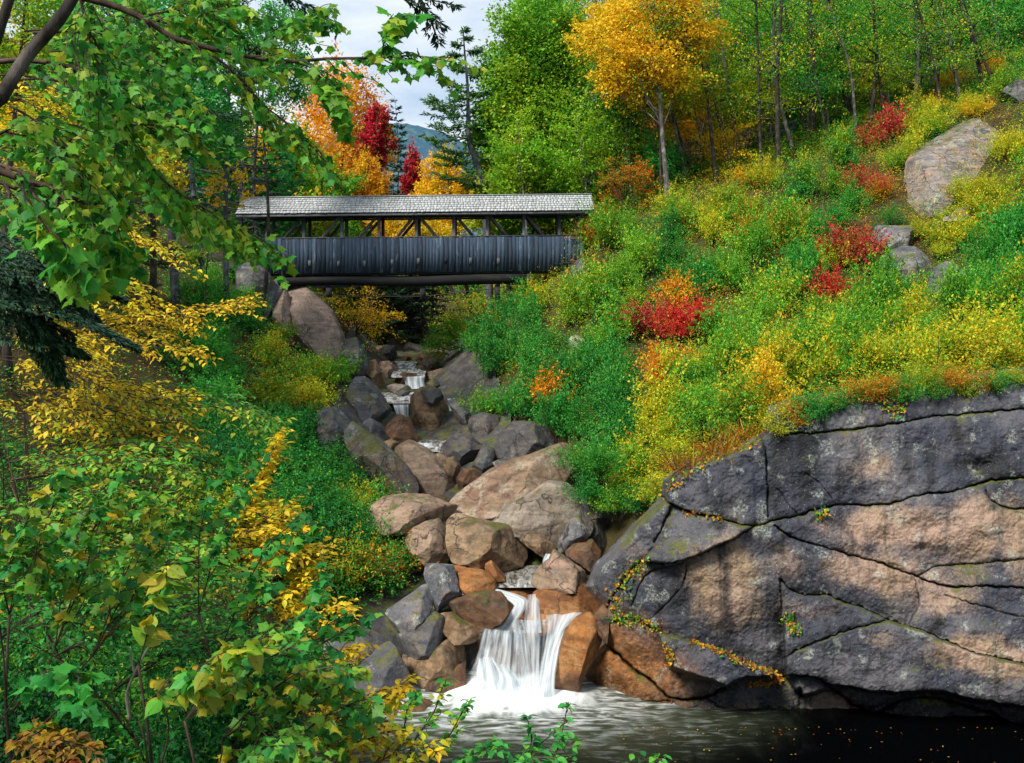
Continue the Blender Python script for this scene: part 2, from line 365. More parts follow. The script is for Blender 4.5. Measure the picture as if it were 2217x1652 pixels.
PAL = {
 'green': [G1, G1, G2, G2, G3, G2, YG, Y3], 'lush': [G1, G2, G2, G3, G3, YG], 'yellow-green': [G1, G2, G3, YG, YG2, Y1, O1], 'lime': [G1, G2, G3, YG, YG, YG2, Y1],
 'yellow': [G3, YG, YG2, YG2, Y1, Y1, Y2], 'golden': [YG, YG2, Y1, Y2, Y2, Y2, O1], 'orange': [G3, YG, Y2, O1, O1, O2, O1, O2], 'rust': [G1, G2, YG, O3, O2, O1, Y3, O3], 'red': [G2, O2, R3, R1, R1, R1, R2], 'crimson': [G2, O3, YG, R2, R1, R1, R2, R3],
 'sunlime': [G2, G3, YG, YG, YG2, YG2, Y1], 'rustgreen': [G1, G1, G2, G2, G2, G3, YG, O3, O2], 'amber': [YG2, Y2, Y2, O1, O1, (.7, .34, .015)], 'mixed': [G1, G2, G3, YG, YG2, Y1, O1, O3], 'spruce': [(.008, .035, .018), (.012, .05, .024), (.016, .062, .026), (.03, .08, .03)], 'pine': [(.03, .13, .04), (.05, .17, .045), (.08, .22, .045), (.14, .25, .04)], 'bluespruce': [(.02, .06, .05), (.03, .085, .06), (.04, .1, .06)],
 'darkgreen': [(.008, .05, .014), (.012, .08, .02), G1, G2], 'litter': [O3, O1, Y3, (.2, .07, .03), Y2, (.12, .05, .02)], 'dryfern': [(.2, .11, .03), (.3, .15, .03), Y3, O3],
}
for k, v in PAL.items(): M['leaf_' + k] = leaf_mat('leaf_' + k.replace('-', '_'), v, .25 if 'spruce' in k else .48)
M['near_green'] = leaf_mat('near_green_leaf', [(.018, .17, .036), (.03, .25, .045), (.06, .33, .04), (.15, .40, .03)], .42, .3, True)
M['near_canopy'] = leaf_mat('near_canopy_leaf', [(.025, .19, .03), (.05, .29, .03), (.11, .36, .03), (.22, .43, .03), (.42, .48, .03)], .5, .25, True)
M['near_yellow'] = leaf_mat('near_yellow_leaf', [(.16, .40, .03), (.42, .48, .025), (.68, .53, .02), (.74, .50, .02), (.72, .44, .02)], .4, .3, True)
M['near_mixed'] = leaf_mat('near_mixed_leaf', [(.018, .17, .036), (.03, .25, .045), (.07, .33, .035), (.14, .36, .03), (.34, .40, .03), (.6, .44, .025)], .42, .3, True)

# ------------------------------------------------------------------ terrain
SECT = [
 (-8, [(-60,20),(-20,12),(-5,8),(0,7.3),(5,6.5),(20,5),(60,5)]),
 (0, [(-60,20),(-20,11),(-6,7.4),(-2,7.2),(2,7.0),(4,5.5),(8,1),(10,-1.5),(60,-1.5)]),
 (5, [(-60,20),(-20,11),(-6,6.9),(-2,6.1),(0,5.6),(3,4.0),(7,0.3),(9,-1.5),(60,-1.5)]),
 (8, [(-60,20),(-20,11),(-8,7.3),(-4,5.1),(-2,4.5),(0,3.5),(3,0),(5,-1.5),(60,-1.5)]),
 (12, [(-60,21),(-20,12),(-9,7),(-6,4.6),(-3,2.5),(-1,.8),(.5,-1),(60,-1.5)]),
 (16, [(-60,22),(-25,14),(-12,8),(-8,4.6),(-5,2.0),(-3,.3),(-2,-1),(60,-1.5)]),
 (20, [(-60,24),(-30,16),(-14,9),(-9,5.0),(-6,2.4),(-4,.4),(-2.5,-1),(14,-1.5),(60,-1.5)]),
 (22.6, [(-60,24),(-30,16),(-14,9.3),(-9.5,5.2),(-6.5,2.4),(-4.5,.5),(-2.5,-.6),(14,-1.5),(18,-1.5),(60,4)]),
 (24.2, [(-60,24),(-30,16),(-14,9.8),(-10,6),(-7,3.4),(-4.5,1.0),(-2.2,.6),(-1,.9),(1.5,.9),(2.4,1.4),(4,3.8),(6.5,5.1),(12,6.5),(16,7.8),(60,18)]),
 (28, [(-60,26),(-35,18),(-14,10.2),(-9,5.8),(-6.5,3.5),(-4,2.2),(-3,2.0),(-1,2.0),(1.5,2.2),(3,3.3),(5,4.8),(8,5.9),(14,7.4),(20,9.6),(60,24)]),
 (36, [(-60,28),(-40,20),(-20,12.2),(-12,7.2),(-8,5.4),(-6,4.2),(-4.5,3.2),(-2.5,3.2),(-1.5,4.0),(2.5,5.6),(6,7.4),(14,8.9),(19,11.5),(26,15),(60,28)]),
 (45, [(-60,26),(-45,20),(-30,16),(-16,11.5),(-12.2,9.6),(-10,7.2),(-7.5,5.4),(-6,4.8),(-3.8,4.8),(-2.4,6.2),(.5,8.8),(2.7,10.8),(4.2,12),(7.5,13),(13,14.2),(17.3,15.5),(24,18.5),(60,32)]),
 (52, [(-60,28),(-50,22),(-30,17),(-16,12.5),(-10,9),(-8,6.4),(-6.8,5.4),(-4,5.4),(-2,6.6),(1,9.8),(4,13.3),(8,15.8),(15,17.6),(24,20),(60,34)]),
 (60, [(-60,30),(-30,18),(-16,13),(-11,8),(-9,6),(-4,6),(-1,7.5),(4,13.6),(12,18.6),(25,23.4),(60,40)]),
 (75, [(-60,30),(-30,20),(-16,14),(-12,9),(-10,7.4),(-4,7.4),(0,9),(5,13),(12,18),(25,26),(60,45)]),
 (120, [(-100,60),(-60,40),(-40,28),(-18,14),(-10,10),(-4,10),(6,15),(20,26),(60,50),(100,70)]),
 (300, [(-300,80),(-120,45),(-60,25),(-30,20),(30,25),(100,60),(300,110)]),
 (900, [(-900,60),(900,60)]),
]
_SY = np.array([s[0] for s in SECT], float)
_SX = [(np.array([p[0] for p in s[1]], float), np.array([p[1] for p in s[1]], float)) for s in SECT]
def ground(x, y, rough=True):
    x = np.asarray(x, float); y = np.asarray(y, float); x, y = np.broadcast_arrays(x, y)
    Z = np.stack([np.interp(x, a, b) for a, b in _SX], -1)
    i = np.clip(np.searchsorted(_SY, y) - 1, 0, len(_SY) - 2); f = np.clip((y - _SY[i]) / (_SY[i + 1] - _SY[i]), 0, 1)
    z = np.take_along_axis(Z, i[..., None], -1)[..., 0] * (1 - f) + np.take_along_axis(Z, i[..., None] + 1, -1)[..., 0] * f
    if rough:
        p = np.stack([x * .45, y * .45, x * 0], -1); z = z + .22 * fbm(p, 3, 5)
    return z
def hit(dx, dy, d0=4., d1=160.):
    D = np.arange(d0, d1, .15)
    x = (dx - CX) / F * D; z = EZ - (dy - HY) / F * D
    b = z < ground(x, D)
    if not b.any(): return None
    k = int(np.argmax(b)); return np.array([x[k], D[k], z[k]])

ys = np.concatenate([np.arange(-8, 30, .45), np.arange(30, 80, .8), np.arange(80, 300, 6), np.arange(300, 901, 50)])
xs = np.concatenate([-np.geomspace(900, 31, 30), np.arange(-30, 30, .45), np.geomspace(31, 900, 30)])
XX, YY = np.meshgrid(xs, ys, indexing='ij')
ter = put('ground', grid_mesh('ground', np.stack([XX, YY, ground(XX, YY)], -1)[::-1]), M['floor']); ter['kind'] = 'structure'

# far hill
hx = np.linspace(-330, 200, 150); hy = np.linspace(520, 760, 40)
HX, HYY = np.meshgrid(hx, hy, indexing='ij')
hz = 128 * np.exp(-((HX + 85) / 150) ** 2) * np.exp(-((HYY - 640) / 70) ** 2) + 6 * fbm(np.stack([HX * .02, HYY * .02, HX * 0], -1), 4, 9) + 3.5 * np.abs(fbm(np.stack([HX * .4, HYY * .4, HX * 0], -1), 2, 3))
hill = put('hills', grid_mesh('hills', np.stack([HX, HYY, hz], -1)[::-1]), M['hill']); hill['kind'] = 'structure'
# ================================================================== rock cliff beside the pool
def poly_mask(U, V, pts):
    ins = np.zeros(U.shape, bool); n = len(pts)
    for i in range(n):
        x1, y1 = pts[i]; x2, y2 = pts[(i + 1) % n]
        c = ((y1 > V) != (y2 > V)) & (U < (x2 - x1) * (V - y1) / (y2 - y1 + 1e-12) + x1)
        ins ^= c
    return ins
def seg_dist(U, V, pts, closed=False):
    d = np.full(U.shape, 1e9); n = len(pts)
    for i in range(n if closed else n - 1):
        x1, y1 = pts[i]; x2, y2 = pts[(i + 1) % n]
        L = (x2 - x1) ** 2 + (y2 - y1) ** 2 + 1e-9
        t = np.clip(((U - x1) * (x2 - x1) + (V - y1) * (y2 - y1)) / L, 0, 1)
        d = np.minimum(d, np.hypot(U - x1 - t * (x2 - x1), V - y1 - t * (y2 - y1)))
    return d
def smooth_line(pts, k=6):
    p = np.asarray(pts, float); n = len(p); t = np.arange(n); tt = np.linspace(0, n - 1, (n - 1) * k + 1)
    m = np.gradient(p, axis=0); i = np.clip(tt.astype(int), 0, n - 2); f = (tt - i)[:, None]
    h00 = 2*f**3 - 3*f**2 + 1; h10 = f**3 - 2*f**2 + f; h01 = -2*f**3 + 3*f**2; h11 = f**3 - f**2
    return h00 * p[i] + h10 * m[i] * .8 + h01 * p[i + 1] + h11 * m[i + 1] * .8
def blur(A, k):
    for ax in (0, 1):
        for _ in range(k):
            A = (np.roll(A, 1, ax) + 2 * A + np.roll(A, -1, ax)) / 4
    return A
OUT4 = [(15,900),(60,800),(110,750),(180,680),(230,620),(340,520),(350,440),(430,370),(620,310),(780,240),(800,130),(900,95),(1080,75),(1280,55),(1500,20),(1900,-40),(2600,-150),(2600,1790),(1890,1660),(1400,1580),(950,1530),(700,1510),(380,1515),(100,1520),(10,1450),(-20,1340),(0,1250),(50,1190),(105,1140),(60,1060),(80,990)]
CRACKS = [  # (points in the enlarged detail, half width, depth)
 ([(870,255),(1080,235),(1290,210),(1480,180),(1900,140),(2600,60)], 5, .34),
 ([(345,520),(420,565),(520,595),(640,620),(740,640),(830,615),(960,585),(1100,555),(1300,550),(1450,510),(1600,490),(1730,450),(1890,435),(2600,370)], 5, .38),
 ([(770,250),(792,330),(795,420),(800,600)], 7, .22),
 ([(265,800),(390,800),(500,765),(600,720),(680,680),(740,640)], 5, .36),
 ([(385,560),(330,690),(265,800)], 4, .2),
 ([(830,640),(900,690),(1000,725),(1130,765),(1280,800),(1440,860),(1540,890),(1650,900),(1730,895),(1890,905),(2600,930)], 4, .26),
 ([(1440,860),(1530,810),(1700,800),(1890,780),(2600,720)], 3, .14),
 ([(850,870),(900,920),(980,940),(1050,935),(1130,970),(1200,990),(1310,1040),(1430,1080),(1540,1120),(1700,1180),(1850,1220),(2000,1260),(2600,1350)], 5, .36),
 ([(870,1200),(1000,1140),(1150,1085),(1310,1040)], 4, .3),
 ([(850,870),(855,1000),(865,1100),(870,1200),(880,1290)], 4, .22),
 ([(125,1050),(220,1040),(330,1085),(470,1130),(600,1180),(720,1230),(860,1280)], 6, .34),
 ([(105,1140),(200,1220),(290,1290),(380,1370),(450,1378),(540,1370),(600,1330),(700,1290),(860,1280),(960,1280),(1050,1310)], 7, .5),
 ([(325,1090),(350,1180),(380,1240),(500,1280),(610,1320)], 3, .18),
 ([(-10,1390),(60,1393),(130,1385),(180,1375),(280,1390),(385,1385)], 3, .14),
 ([(1050,1310),(1150,1390),(1260,1450),(1400,1540),(1440,1600)], 6, .4),
 ([(1260,1445),(1350,1390),(1500,1370),(1600,1400),(1750,1440),(1900,1500),(2600,1640)], 8, .5),
 ([(1050,1310),(1200,1340),(1400,1350),(1530,1350),(1650,1380),(1850,1410),(2600,1500)], 7, .35),
 ([(540,1375),(620,1440),(700,1480),(760,1520)], 3, .15), ([(395,1385),(380,1520)], 3, .16),
 ([(935,1340),(938,1540)], 3, .12), ([(870,1285),(940,1370),(1060,1335)], 3, .14),
 ([(110,1000),(150,930),(200,850),(262,795)], 9, .25), ([(215,985),(255,890),(320,830),(430,800)], 3, .12),
 ([(280,1050),(370,965),(440,880),(450,810)], 3, .10), ([(1730,490),(1760,540),(1890,570),(2600,590)], 3, .2),
 ([(1430,870),(1440,960),(1400,1060)], 2, .07), ([(1550,930),(1700,980),(1900,1030),(2600,1100)], 2, .1), ([(960,420),(1040,480),(1090,550)], 2, .08),
 ([(840,490),(920,585)], 2, .1), ([(120,1130),(100,1060)], 4, .2), ([(0,1250),(45,1225),(100,1150)], 2, .1),
]
# seeds of the blocks between the cracks: x, y, set forward (m), tilt per 100 px in x and y
BLOCKS = [(1200,140,.10,0,-.10),(1200,380,.16,.02,.02),(560,480,.30,-.02,.06),(480,650,.26,.05,.10),(1700,620,.05,.0,.03),(1300,680,-.02,.0,.02),(600,950,.05,-.04,.02),
 (1100,850,.0,0,-.01),(1800,1000,.03,0,.02),(1000,1060,.16,.04,.02),(1200,1200,.32,.01,-.02),(500,1220,.34,-.02,.05),(240,1130,.30,-.04,.08),(200,1320,.34,-.02,-.03),(150,1450,.40,0,0),
 (800,1400,-.1,0,0),(1150,1480,.12,.02,-.02),(500,1450,.1,0,0),(1400,1450,-.45,0,0),(1700,1400,-.25,0,-.03),(1800,1560,-.25,0,0),(1950,1300,.30,0,-.02),(100,880,.35,-.05,.05),(330,900,.2,-.03,.03),(1650,850,.02,0,.03)]
def build_cliff():
    st = 1.9
    u = np.arange(-40, 2601, st / .5081 * 1.0); v = np.arange(-170, 1800, st / .5081)
    U, V = np.meshgrid(u, v, indexing='ij')
    wob = np.stack([U * .012, V * .012, U * 0], -1)
    Uw = U + 9 * fbm(wob, 3, 21) + 5 * fbm(wob * 4, 2, 25); Vw = V + 9 * fbm(wob + 50, 3, 22) + 5 * fbm(wob * 4 + 9, 2, 26)
    mask = poly_mask(U + 8 * fbm(wob * 3, 3, 31), V + 8 * fbm(wob * 3 + 9, 3, 32), OUT4)
    edge = seg_dist(U, V, OUT4[:-12] if False else OUT4, True)
    # base surface: leans back with height, turns towards the falls on the left
    X, Y = 1255.8 + U * .5081, 812.6 + V * .5081
    t = (1590 - Y) / 740.
    D = 20.25 + 2.7 * np.clip(t, -.2, 1.2) - .55 * np.sin(np.clip(t, 0, 1) * PI)
    D += 1.3 * np.clip((1560 - X) / 280., 0, 1.2) ** 2 - .5 * np.clip((X - 1700) / 600, 0, 2)
    D += .22 * fbm(np.stack([U * .0035, V * .0035, U * 0], -1), 4, 41)
    lines = [(smooth_line(p), w * .72, dp) for p, w, dp in CRACKS]
    dist = [seg_dist(Uw, Vw, p) for p, w, dp in lines]
    # flood fill the blocks
    wall = np.zeros(U.shape, bool)
    for d, (p, w, dp) in zip(dist, lines):
        wall |= d < 3.4 / .5081 * 1.05
    lab = np.full(U.shape, -1)
    for k, (bx, by, *_r) in enumerate(BLOCKS):
        i = int((bx - u[0]) / (u[1] - u[0])); j = int((by - v[0]) / (v[1] - v[0]))
        if lab[i, j] >= 0 or wall[i, j]: continue
        stack = [(i, j)]; lab[i, j] = k
        while stack:
            a, b = stack.pop()
            for c, d_ in ((a+1,b),(a-1,b),(a,b+1),(a,b-1)):
                if 0 <= c < U.shape[0] and 0 <= d_ < U.shape[1] and lab[c, d_] < 0 and not wall[c, d_]:
                    lab[c, d_] = k; stack.append((c, d_))
    for _ in range(9):      # the cells of the cracks themselves join the nearest block
        for sh, ax in ((1, 0), (-1, 0), (1, 1), (-1, 1)):
            r_ = np.roll(lab, sh, ax); lab = np.where((lab < 0) & wall & (r_ >= 0), r_, lab)
    off = np.zeros(U.shape)
    for k, (bx, by, fo, tx, ty) in enumerate(BLOCKS):
        m = lab == k
        if m.any():
            off[m] = 1.5 * (fo + np.clip(tx * (U - U[m].mean()) / 100 + ty * (V - V[m].mean()) / 100, -.5, .5))[m]
    off = blur(off, 2)
    D -= off; cdark = np.zeros(U.shape)
    for d, (p, w, dp) in zip(dist, lines):
        px = d * .5081; wv = w * np.clip(1 + 1.1 * fbm(wob * 1.6 + w, 2, 35), .35, 2)
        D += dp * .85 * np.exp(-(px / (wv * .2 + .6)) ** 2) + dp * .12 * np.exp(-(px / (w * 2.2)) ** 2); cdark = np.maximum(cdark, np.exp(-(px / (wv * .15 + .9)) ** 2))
    # hollows and scars
    for hx, hy, hr, hd in ((1690,390,60,.25),(1450,740,30,.1),(900,1050,45,.12),(560,660,60,.12),(780,760,70,.12),(1600,780,120,.15),(400,860,50,.08),(1150,1100,40,.08),(640,560,60,.1)):
        D += hd * np.exp(-(((U - hx) / hr) ** 2 + ((V - hy) / (hr * .6)) ** 2))
    p3 = np.stack([U * .012, V * .012, U * 0], -1)
    D += .09 * fbm(p3 * 1.3, 4, 51) + .035 * np.abs(fbm(p3 * 3.1, 4, 55)) + .02 * fbm(p3 * 14, 3, 57)
    rim = np.clip(1 - edge / 55., 0, 1)
    lowrim = (V > 1420)
    D += np.where(lowrim, 0, 1.1 * rim ** 2.2)
    P = np.stack([(X - CX) / F * D, D, EZ - (Y - HY) / F * D], -1)
    blob = lambda L: sum(w * np.exp(-((U - x) / a) ** 2 - ((V - y) / b) ** 2) for x, y, a, b, w in L)
    tan = blob([(600,830,150,130,.8),(640,1000,110,130,.6),(880,780,70,90,.5),(1200,640,170,90,.75),(1420,660,130,100,.7),(1680,640,190,130,.95),(1150,800,150,60,.5),(1330,860,200,70,.75),(1560,980,170,80,.55),(1000,1000,110,60,.5),(1280,1130,110,60,.4),(1680,1180,170,70,.85),(1830,1230,150,60,.6),(1080,1400,130,60,.9),(1300,1460,70,40,.6),(1250,400,150,80,.4),(1500,300,100,60,.3),(700,1420,120,40,.4),(560,1450,120,40,.4),(2200,900,300,300,.5)]) + .06
    stain = blob([(970,330,45,260,1.),(1010,160,60,80,.8),(1180,430,80,110,.35),(1490,360,35,160,.6),(1640,380,90,80,.6),(1800,420,90,80,.7),(1560,640,45,110,.4),(1800,330,60,200,.35),(940,820,40,120,.5),(830,1000,40,200,.5),(430,930,90,90,.6),(1000,1150,110,40,.5),(1190,1190,120,50,.45),(1500,1230,180,50,.5),(1400,1430,250,70,.9),(1650,1430,300,60,.9),(850,1400,70,90,.8),(950,1430,25,80,.6),(760,1430,40,60,.4),(300,1330,80,50,.4),(1850,560,120,40,.5),(400,470,90,60,.4),(620,560,130,40,.4),(1870,1150,200,50,.5),(2200,1450,350,120,.9),(1100,960,150,40,.3)])
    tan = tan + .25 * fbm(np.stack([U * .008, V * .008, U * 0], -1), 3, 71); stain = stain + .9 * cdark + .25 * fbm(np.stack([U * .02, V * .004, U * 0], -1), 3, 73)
    o = put('rock_cliff', grid_mesh('rock_cliff', P[::-1], {'tan': ('POINT', tan[::-1]), 'stain': ('POINT', stain[::-1])}, mask[::-1]), M['cliff'])
    tag(o, 'tall grey cracked granite cliff streaked with pink and black above the dark pool', 'cliff')
    return U, V, D, mask, lines
CL = build_cliff()
def cliff_pt(x, y):      # point on the face, detail coordinates
    U, V, D, mask, _ = CL
    i = int(np.clip((x - U[0, 0]) / (U[1, 0] - U[0, 0]), 0, U.shape[0] - 1)); j = int(np.clip((y - V[0, 0]) / (V[0, 1] - V[0, 0]), 0, U.shape[1] - 1))
    return at(1255.8 + x * .5081, 812.6 + y * .5081, D[i, j])

# ================================================================== boulders
def boulder(q, pts, D, T, lean, mat, label, name='boulder', seed=None, cuts=9, flat=.6, group=None, rough=1., grow=1.):
    pts = [Q[q](*p) for p in pts]
    c = np.mean(pts, axis=0); poly = np.array([at(x, y, D) for x, y in pts])[:, [0, 2]]
    cen = poly.mean(0); seed = seed if seed is not None else int(abs(c[0] * 7 + c[1] * 13))
    rng = np.random.RandomState(seed)
    nA, nR = 110, 46; cuts = int(cuts * 2.3) if rough > .9 else int(cuts * 1.5)
    an = np.arange(nA) * 2 * PI / nA; R = np.zeros(nA)
    dv = np.stack([np.cos(an), np.sin(an)], 1); n = len(poly)
    for i in range(n):
        a = poly[i] - cen; b = poly[(i + 1) % n] - cen; e = b - a
        den = dv[:, 0] * e[1] - dv[:, 1] * e[0]
        with np.errstate(divide='ignore', invalid='ignore'):
            t = (a[0] * e[1] - a[1] * e[0]) / den; s = (a[0] * dv[:, 1] - a[1] * dv[:, 0]) / den
        ok = (t > 0) & (s >= -1e-6) & (s <= 1 + 1e-6); R = np.where(ok, np.maximum(R, t), R)
    R[R == 0] = R[R > 0].mean()
    Rs = (np.roll(R, 1) + 2 * R + np.roll(R, -1)) / 4 * 1.025 * grow
    size = R.mean()
    th = np.linspace(0, PI, nR)
    sn = np.sin(th) ** flat; cs = np.sign(np.cos(th)) * np.abs(np.cos(th)) ** .9
    P = np.zeros((nR, nA, 3))
    P[..., 0] = sn[:, None] * (dv[:, 0] * Rs)[None]; P[..., 2] = sn[:, None] * (dv[:, 1] * Rs)[None]; P[..., 1] = -cs[:, None] * T
    P[..., 1] += lean * P[..., 2]
    P = P.reshape(-1, 3)
    for k in range(cuts):       # chisel planes on the front and top give facets
        nrm = np.array([rng.uniform(-1.2, 1.2), rng.uniform(-1, -.2), rng.uniform(-.5, 1.1)]); nrm /= np.linalg.norm(nrm)
        d = P @ nrm; lim = d.max() * rng.uniform(.56, .86)
        over = np.maximum(d - lim, 0); P = P - over[:, None] * nrm * .97
    nr = P / (np.linalg.norm(P, axis=1)[:, None] + 1e-6)
    q_ = P / size
    amp = size * rough * (.06 * fbm(q_ * 1.3 + seed % 97, 3, seed) + .035 * fbm(q_ * 4 + seed % 31, 4, seed + 5) - .07 * np.abs(fbm(q_ * 1.9 + 3, 3, seed + 9)))
    P = P + nr * amp[:, None]
    P = P.reshape(nR, nA, 3)
    idx = np.arange(nR * nA).reshape(nR, nA)
    a = idx[:-1]; b = idx[1:]
    quads = np.stack([a, np.roll(a, -1, 1), np.roll(b, -1, 1), b], -1).reshape(-1, 4)
    me = mesh_np(name, P.reshape(-1, 3), quads.ravel(), np.full(len(quads), 4), None, True)
    o = put(name, me, M[mat], None, (cen[0], D, cen[1]))
    tag(o, label, 'boulder' if name == 'boulder' else name.split('_')[-1], group)
    return o
B = boulder
SB = 'boulders in the stream'
# upper stream, from the far end down
B(2, [(360,165),(450,140),(560,145),(585,200),(570,240),(490,235),(420,210)], 54, 1.0, .4, 'tan', 'tan boulder at the head of the stream, under the left of the bridge gap', group=SB)
B(2, [(440,170),(500,135),(560,140),(580,200),(560,235),(480,225)], 53, .8, .5, 'dark', 'dark angular boulder at the far left of the stream head', group=SB)
B(2, [(560,150),(640,118),(740,140),(755,180),(690,195),(600,190)], 58, 1.2, .5, 'dark', 'farthest dark flat boulder below the black spruces under the bridge', group=SB)
B(2, [(670,270),(720,192),(850,178),(930,215),(860,235),(760,250),(720,285)], 52, .9, .6, 'brown', 'long arched boulder behind the rounded one at the stream head', group=SB)
B(2, [(700,265),(745,215),(820,208),(855,250),(840,290),(745,292)], 50, .8, .3, 'pink', 'rounded grey pink boulder at the right of the stream head', group=SB)
B(2, [(765,170),(850,160),(960,175),(1010,205),(940,225),(850,200)], 56, .9, .5, 'tan', 'pale flat boulder below the yellow branch at the stream head', group=SB)
B(2, [(585,225),(620,205),(680,212),(690,240),(640,246),(592,245)], 53, .5, .3, 'brown', 'small reddish stone between the far boulders', group=SB)
B(2, [(850,260),(930,230),(1000,245),(1010,330),(930,330),(860,310)], 48.5, .9, .3, 'tan', 'tan boulder half under the red leaves right of the stream', group=SB)
B(2, [(440,245),(520,240),(595,292),(545,345),(480,345),(450,295)], 47, .9, .5, 'pink', 'smooth sloping boulder left of the highest white rapid', group=SB)
B(2, [(360,230),(430,225),(455,270),(485,350),(500,405),(470,440),(420,390),(365,320)], 43.6, .9, .2, 'tan', 'brown grooved boulder beside the grey wall at the left of the stream', group=SB)
B(2, [(540,350),(600,312),(700,318),(742,350),(720,385),(640,395),(560,392)], 45, .6, .3, 'brown', 'reddish brown step the water pours over', group=SB)
B(2, [(745,320),(860,288),(935,300),(900,352),(800,372),(750,352)], 47, .8, .4, 'pink', 'pinkish boulder right of the reddish step', group=SB)
B(2, [(755,390),(820,345),(865,400),(850,450),(770,430)], 43.4, .7, .3, 'dark', 'dark pointed boulder right of the upper fall', group=SB)
B(2, [(840,375),(920,343),(985,370),(965,470),(885,470)], 43.9, .8, .3, 'tan', 'squat tan boulder beside the red leaves, right of the pointed one', group=SB)
B(2, [(690,275),(730,262),(775,275),(765,300),(710,300)], 49, .4, .3, 'tan', 'small pale stone in front of the rounded boulder at the stream head', group=SB)
B(2, [(490,405),(560,385),(650,398),(690,428),(600,442),(490,440)], 42.6, .7, .3, 'pale', 'flat lilac slab the stream washes over', group=SB)
B(2, [(548,432),(620,424),(675,436),(650,458),(556,458)], 41.6, .5, .2, 'mossy', 'small mossy stone in front of the lilac slab', group=SB)
B(2, [(655,480),(720,415),(800,405),(850,450),(905,540),(925,620),(900,720),(850,790),(740,790),(700,690),(650,590)], 38.6, 1.3, .35, 'tan', 'large two toned boulder right of the upper fall', group=SB)
B(2, [(700,440),(760,408),(850,425),(890,490),(830,520),(760,500)], 38.1, .9, .5, 'dark', 'black wet crown of rock on the large two toned boulder', group=SB)
B(2, [(900,500),(960,480),(1080,520),(1120,600),(1040,660),(960,620)], 37, .9, .4, 'bluegrey', 'blue grey rock under the overhanging green shrubs', group=SB)
B(2, [(285,350),(360,338),(430,400),(480,470),(565,575),(510,610),(490,700),(440,800),(300,660),(220,560),(250,430)], 38, 1.3, .4, 'bluegrey', 'big dark cracked rock left of the upper fall', group=SB)
B(2, [(330,640),(400,610),(470,650),(480,760),(420,780),(350,700)], 36.4, .7, .3, 'grey', 'grey angular rock below the big dark cracked one', group=SB)
B(2, [(495,630),(580,583),(650,618),(705,700),(725,800),(640,810),(560,800),(500,740),(475,680)], 36, 1.0, .3, 'brown', 'rounded chestnut brown boulder below the upper fall', group=SB)
B(2, [(470,770),(530,748),(590,770),(560,850),(480,840)], 33.8, .6, .3, 'tan', 'small tan boulder behind the mossy slanting rock', group=SB)
B(2, [(535,825),(640,763),(780,830),(900,930),(960,1040),(968,1095),(860,1112),(780,1090),(690,1010),(600,910)], 31.6, 1.2, .5, 'pink', 'big smooth pink boulder beside the mossy slanting rock', group=SB, cuts=3)
B(2, [(160,700),(240,630),(300,690),(420,740),(560,850),(660,950),(740,1050),(765,1115),(700,1140),(560,1110),(440,1000),(330,900),(240,820)], 29.6, 1.1, .5, 'mossy', 'long slanting rock with a mossy top, left of the pink boulder', group=SB, cuts=6)
B(2, [(240,820),(330,900),(440,1000),(560,1090),(700,1130),(560,1140),(400,1130),(260,1000)], 29.9, .9, .2, 'dark', 'dark undercut rock below the mossy slanting one', group=SB)
B(2, [(-60,620),(60,570),(170,600),(210,690),(220,800),(140,860),(-40,860)], 31.5, 1.0, .3, 'bluegrey', 'grey cracked rock at the foot of the left bank bushes', group=SB)
B(2, [(800,860),(870,770),(960,715),(1060,735),(1130,790),(1125,890),(1040,940),(960,890),(890,880)], 33, 1.1, .3, 'dark', 'black faceted rock right of the pink boulder', group=SB, cuts=9)
B(2, [(805,850),(870,825),(905,870),(885,930),(835,900)], 32.2, .5, .3, 'pink', 'small pink rock between the pink boulder and the black rock', group=SB)
B(2, [(868,885),(940,862),(992,930),(985,990),(945,1030),(880,930)], 31.4, .7, .3, 'tan', 'upright tan boulder in front of the black rock', group=SB)
B(2, [(950,1010),(1000,940),(1080,942),(1142,985),(1060,1065),(970,1065)], 30.4, .7, .4, 'brown', 'low brown striped boulder above the middle pool', group=SB)
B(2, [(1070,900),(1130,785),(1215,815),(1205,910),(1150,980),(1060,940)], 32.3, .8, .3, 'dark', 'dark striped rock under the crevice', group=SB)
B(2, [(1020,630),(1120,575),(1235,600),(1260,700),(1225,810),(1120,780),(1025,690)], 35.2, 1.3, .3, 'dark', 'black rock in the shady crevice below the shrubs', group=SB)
B(2, [(1240,690),(1330,640),(1450,640),(1600,700),(1680,800),(1540,860),(1340,895),(1225,870),(1205,795)], 32, 1.3, .5, 'dark', 'dark rounded boulder strewn with orange leaves', group=SB)
B(2, [(1190,900),(1230,880),(1300,890),(1300,915),(1220,930)], 30.8, .4, .3, 'grey', 'small grey stone under the leaf strewn boulder', group=SB)
B(2, [(915,1180),(1000,1090),(1180,970),(1300,918),(1450,878),(1640,815),(1740,850),(1720,960),(1560,1045),(1400,1135),(1300,1185),(1180,1205),(1080,1208)], 28.6, 1.3, .7, 'banded', 'huge smooth slab with rusty and pale bands, right of the middle pool', group=SB, cuts=5, rough=.85, grow=1.1)
B(2, [(1085,1265),(1130,1210),(1300,1188),(1430,1128),(1560,1058),(1680,1075),(1760,1150),(1730,1260),(1650,1360),(1610,1440),(1540,1410),(1420,1375),(1340,1325),(1240,1325)], 26.8, 1.1, .6, 'pale', 'pale water worn slab with a mossy top, above the little chute', group=SB, cuts=5, rough=.85, grow=1.08)
B(2, [(1300,1330),(1400,1320),(1500,1360),(1600,1430),(1620,1500),(1540,1500),(1400,1410)], 26.0, .5, .5, 'tan', 'scooped tan rim of rock below the pale worn slab', group=SB, cuts=2)
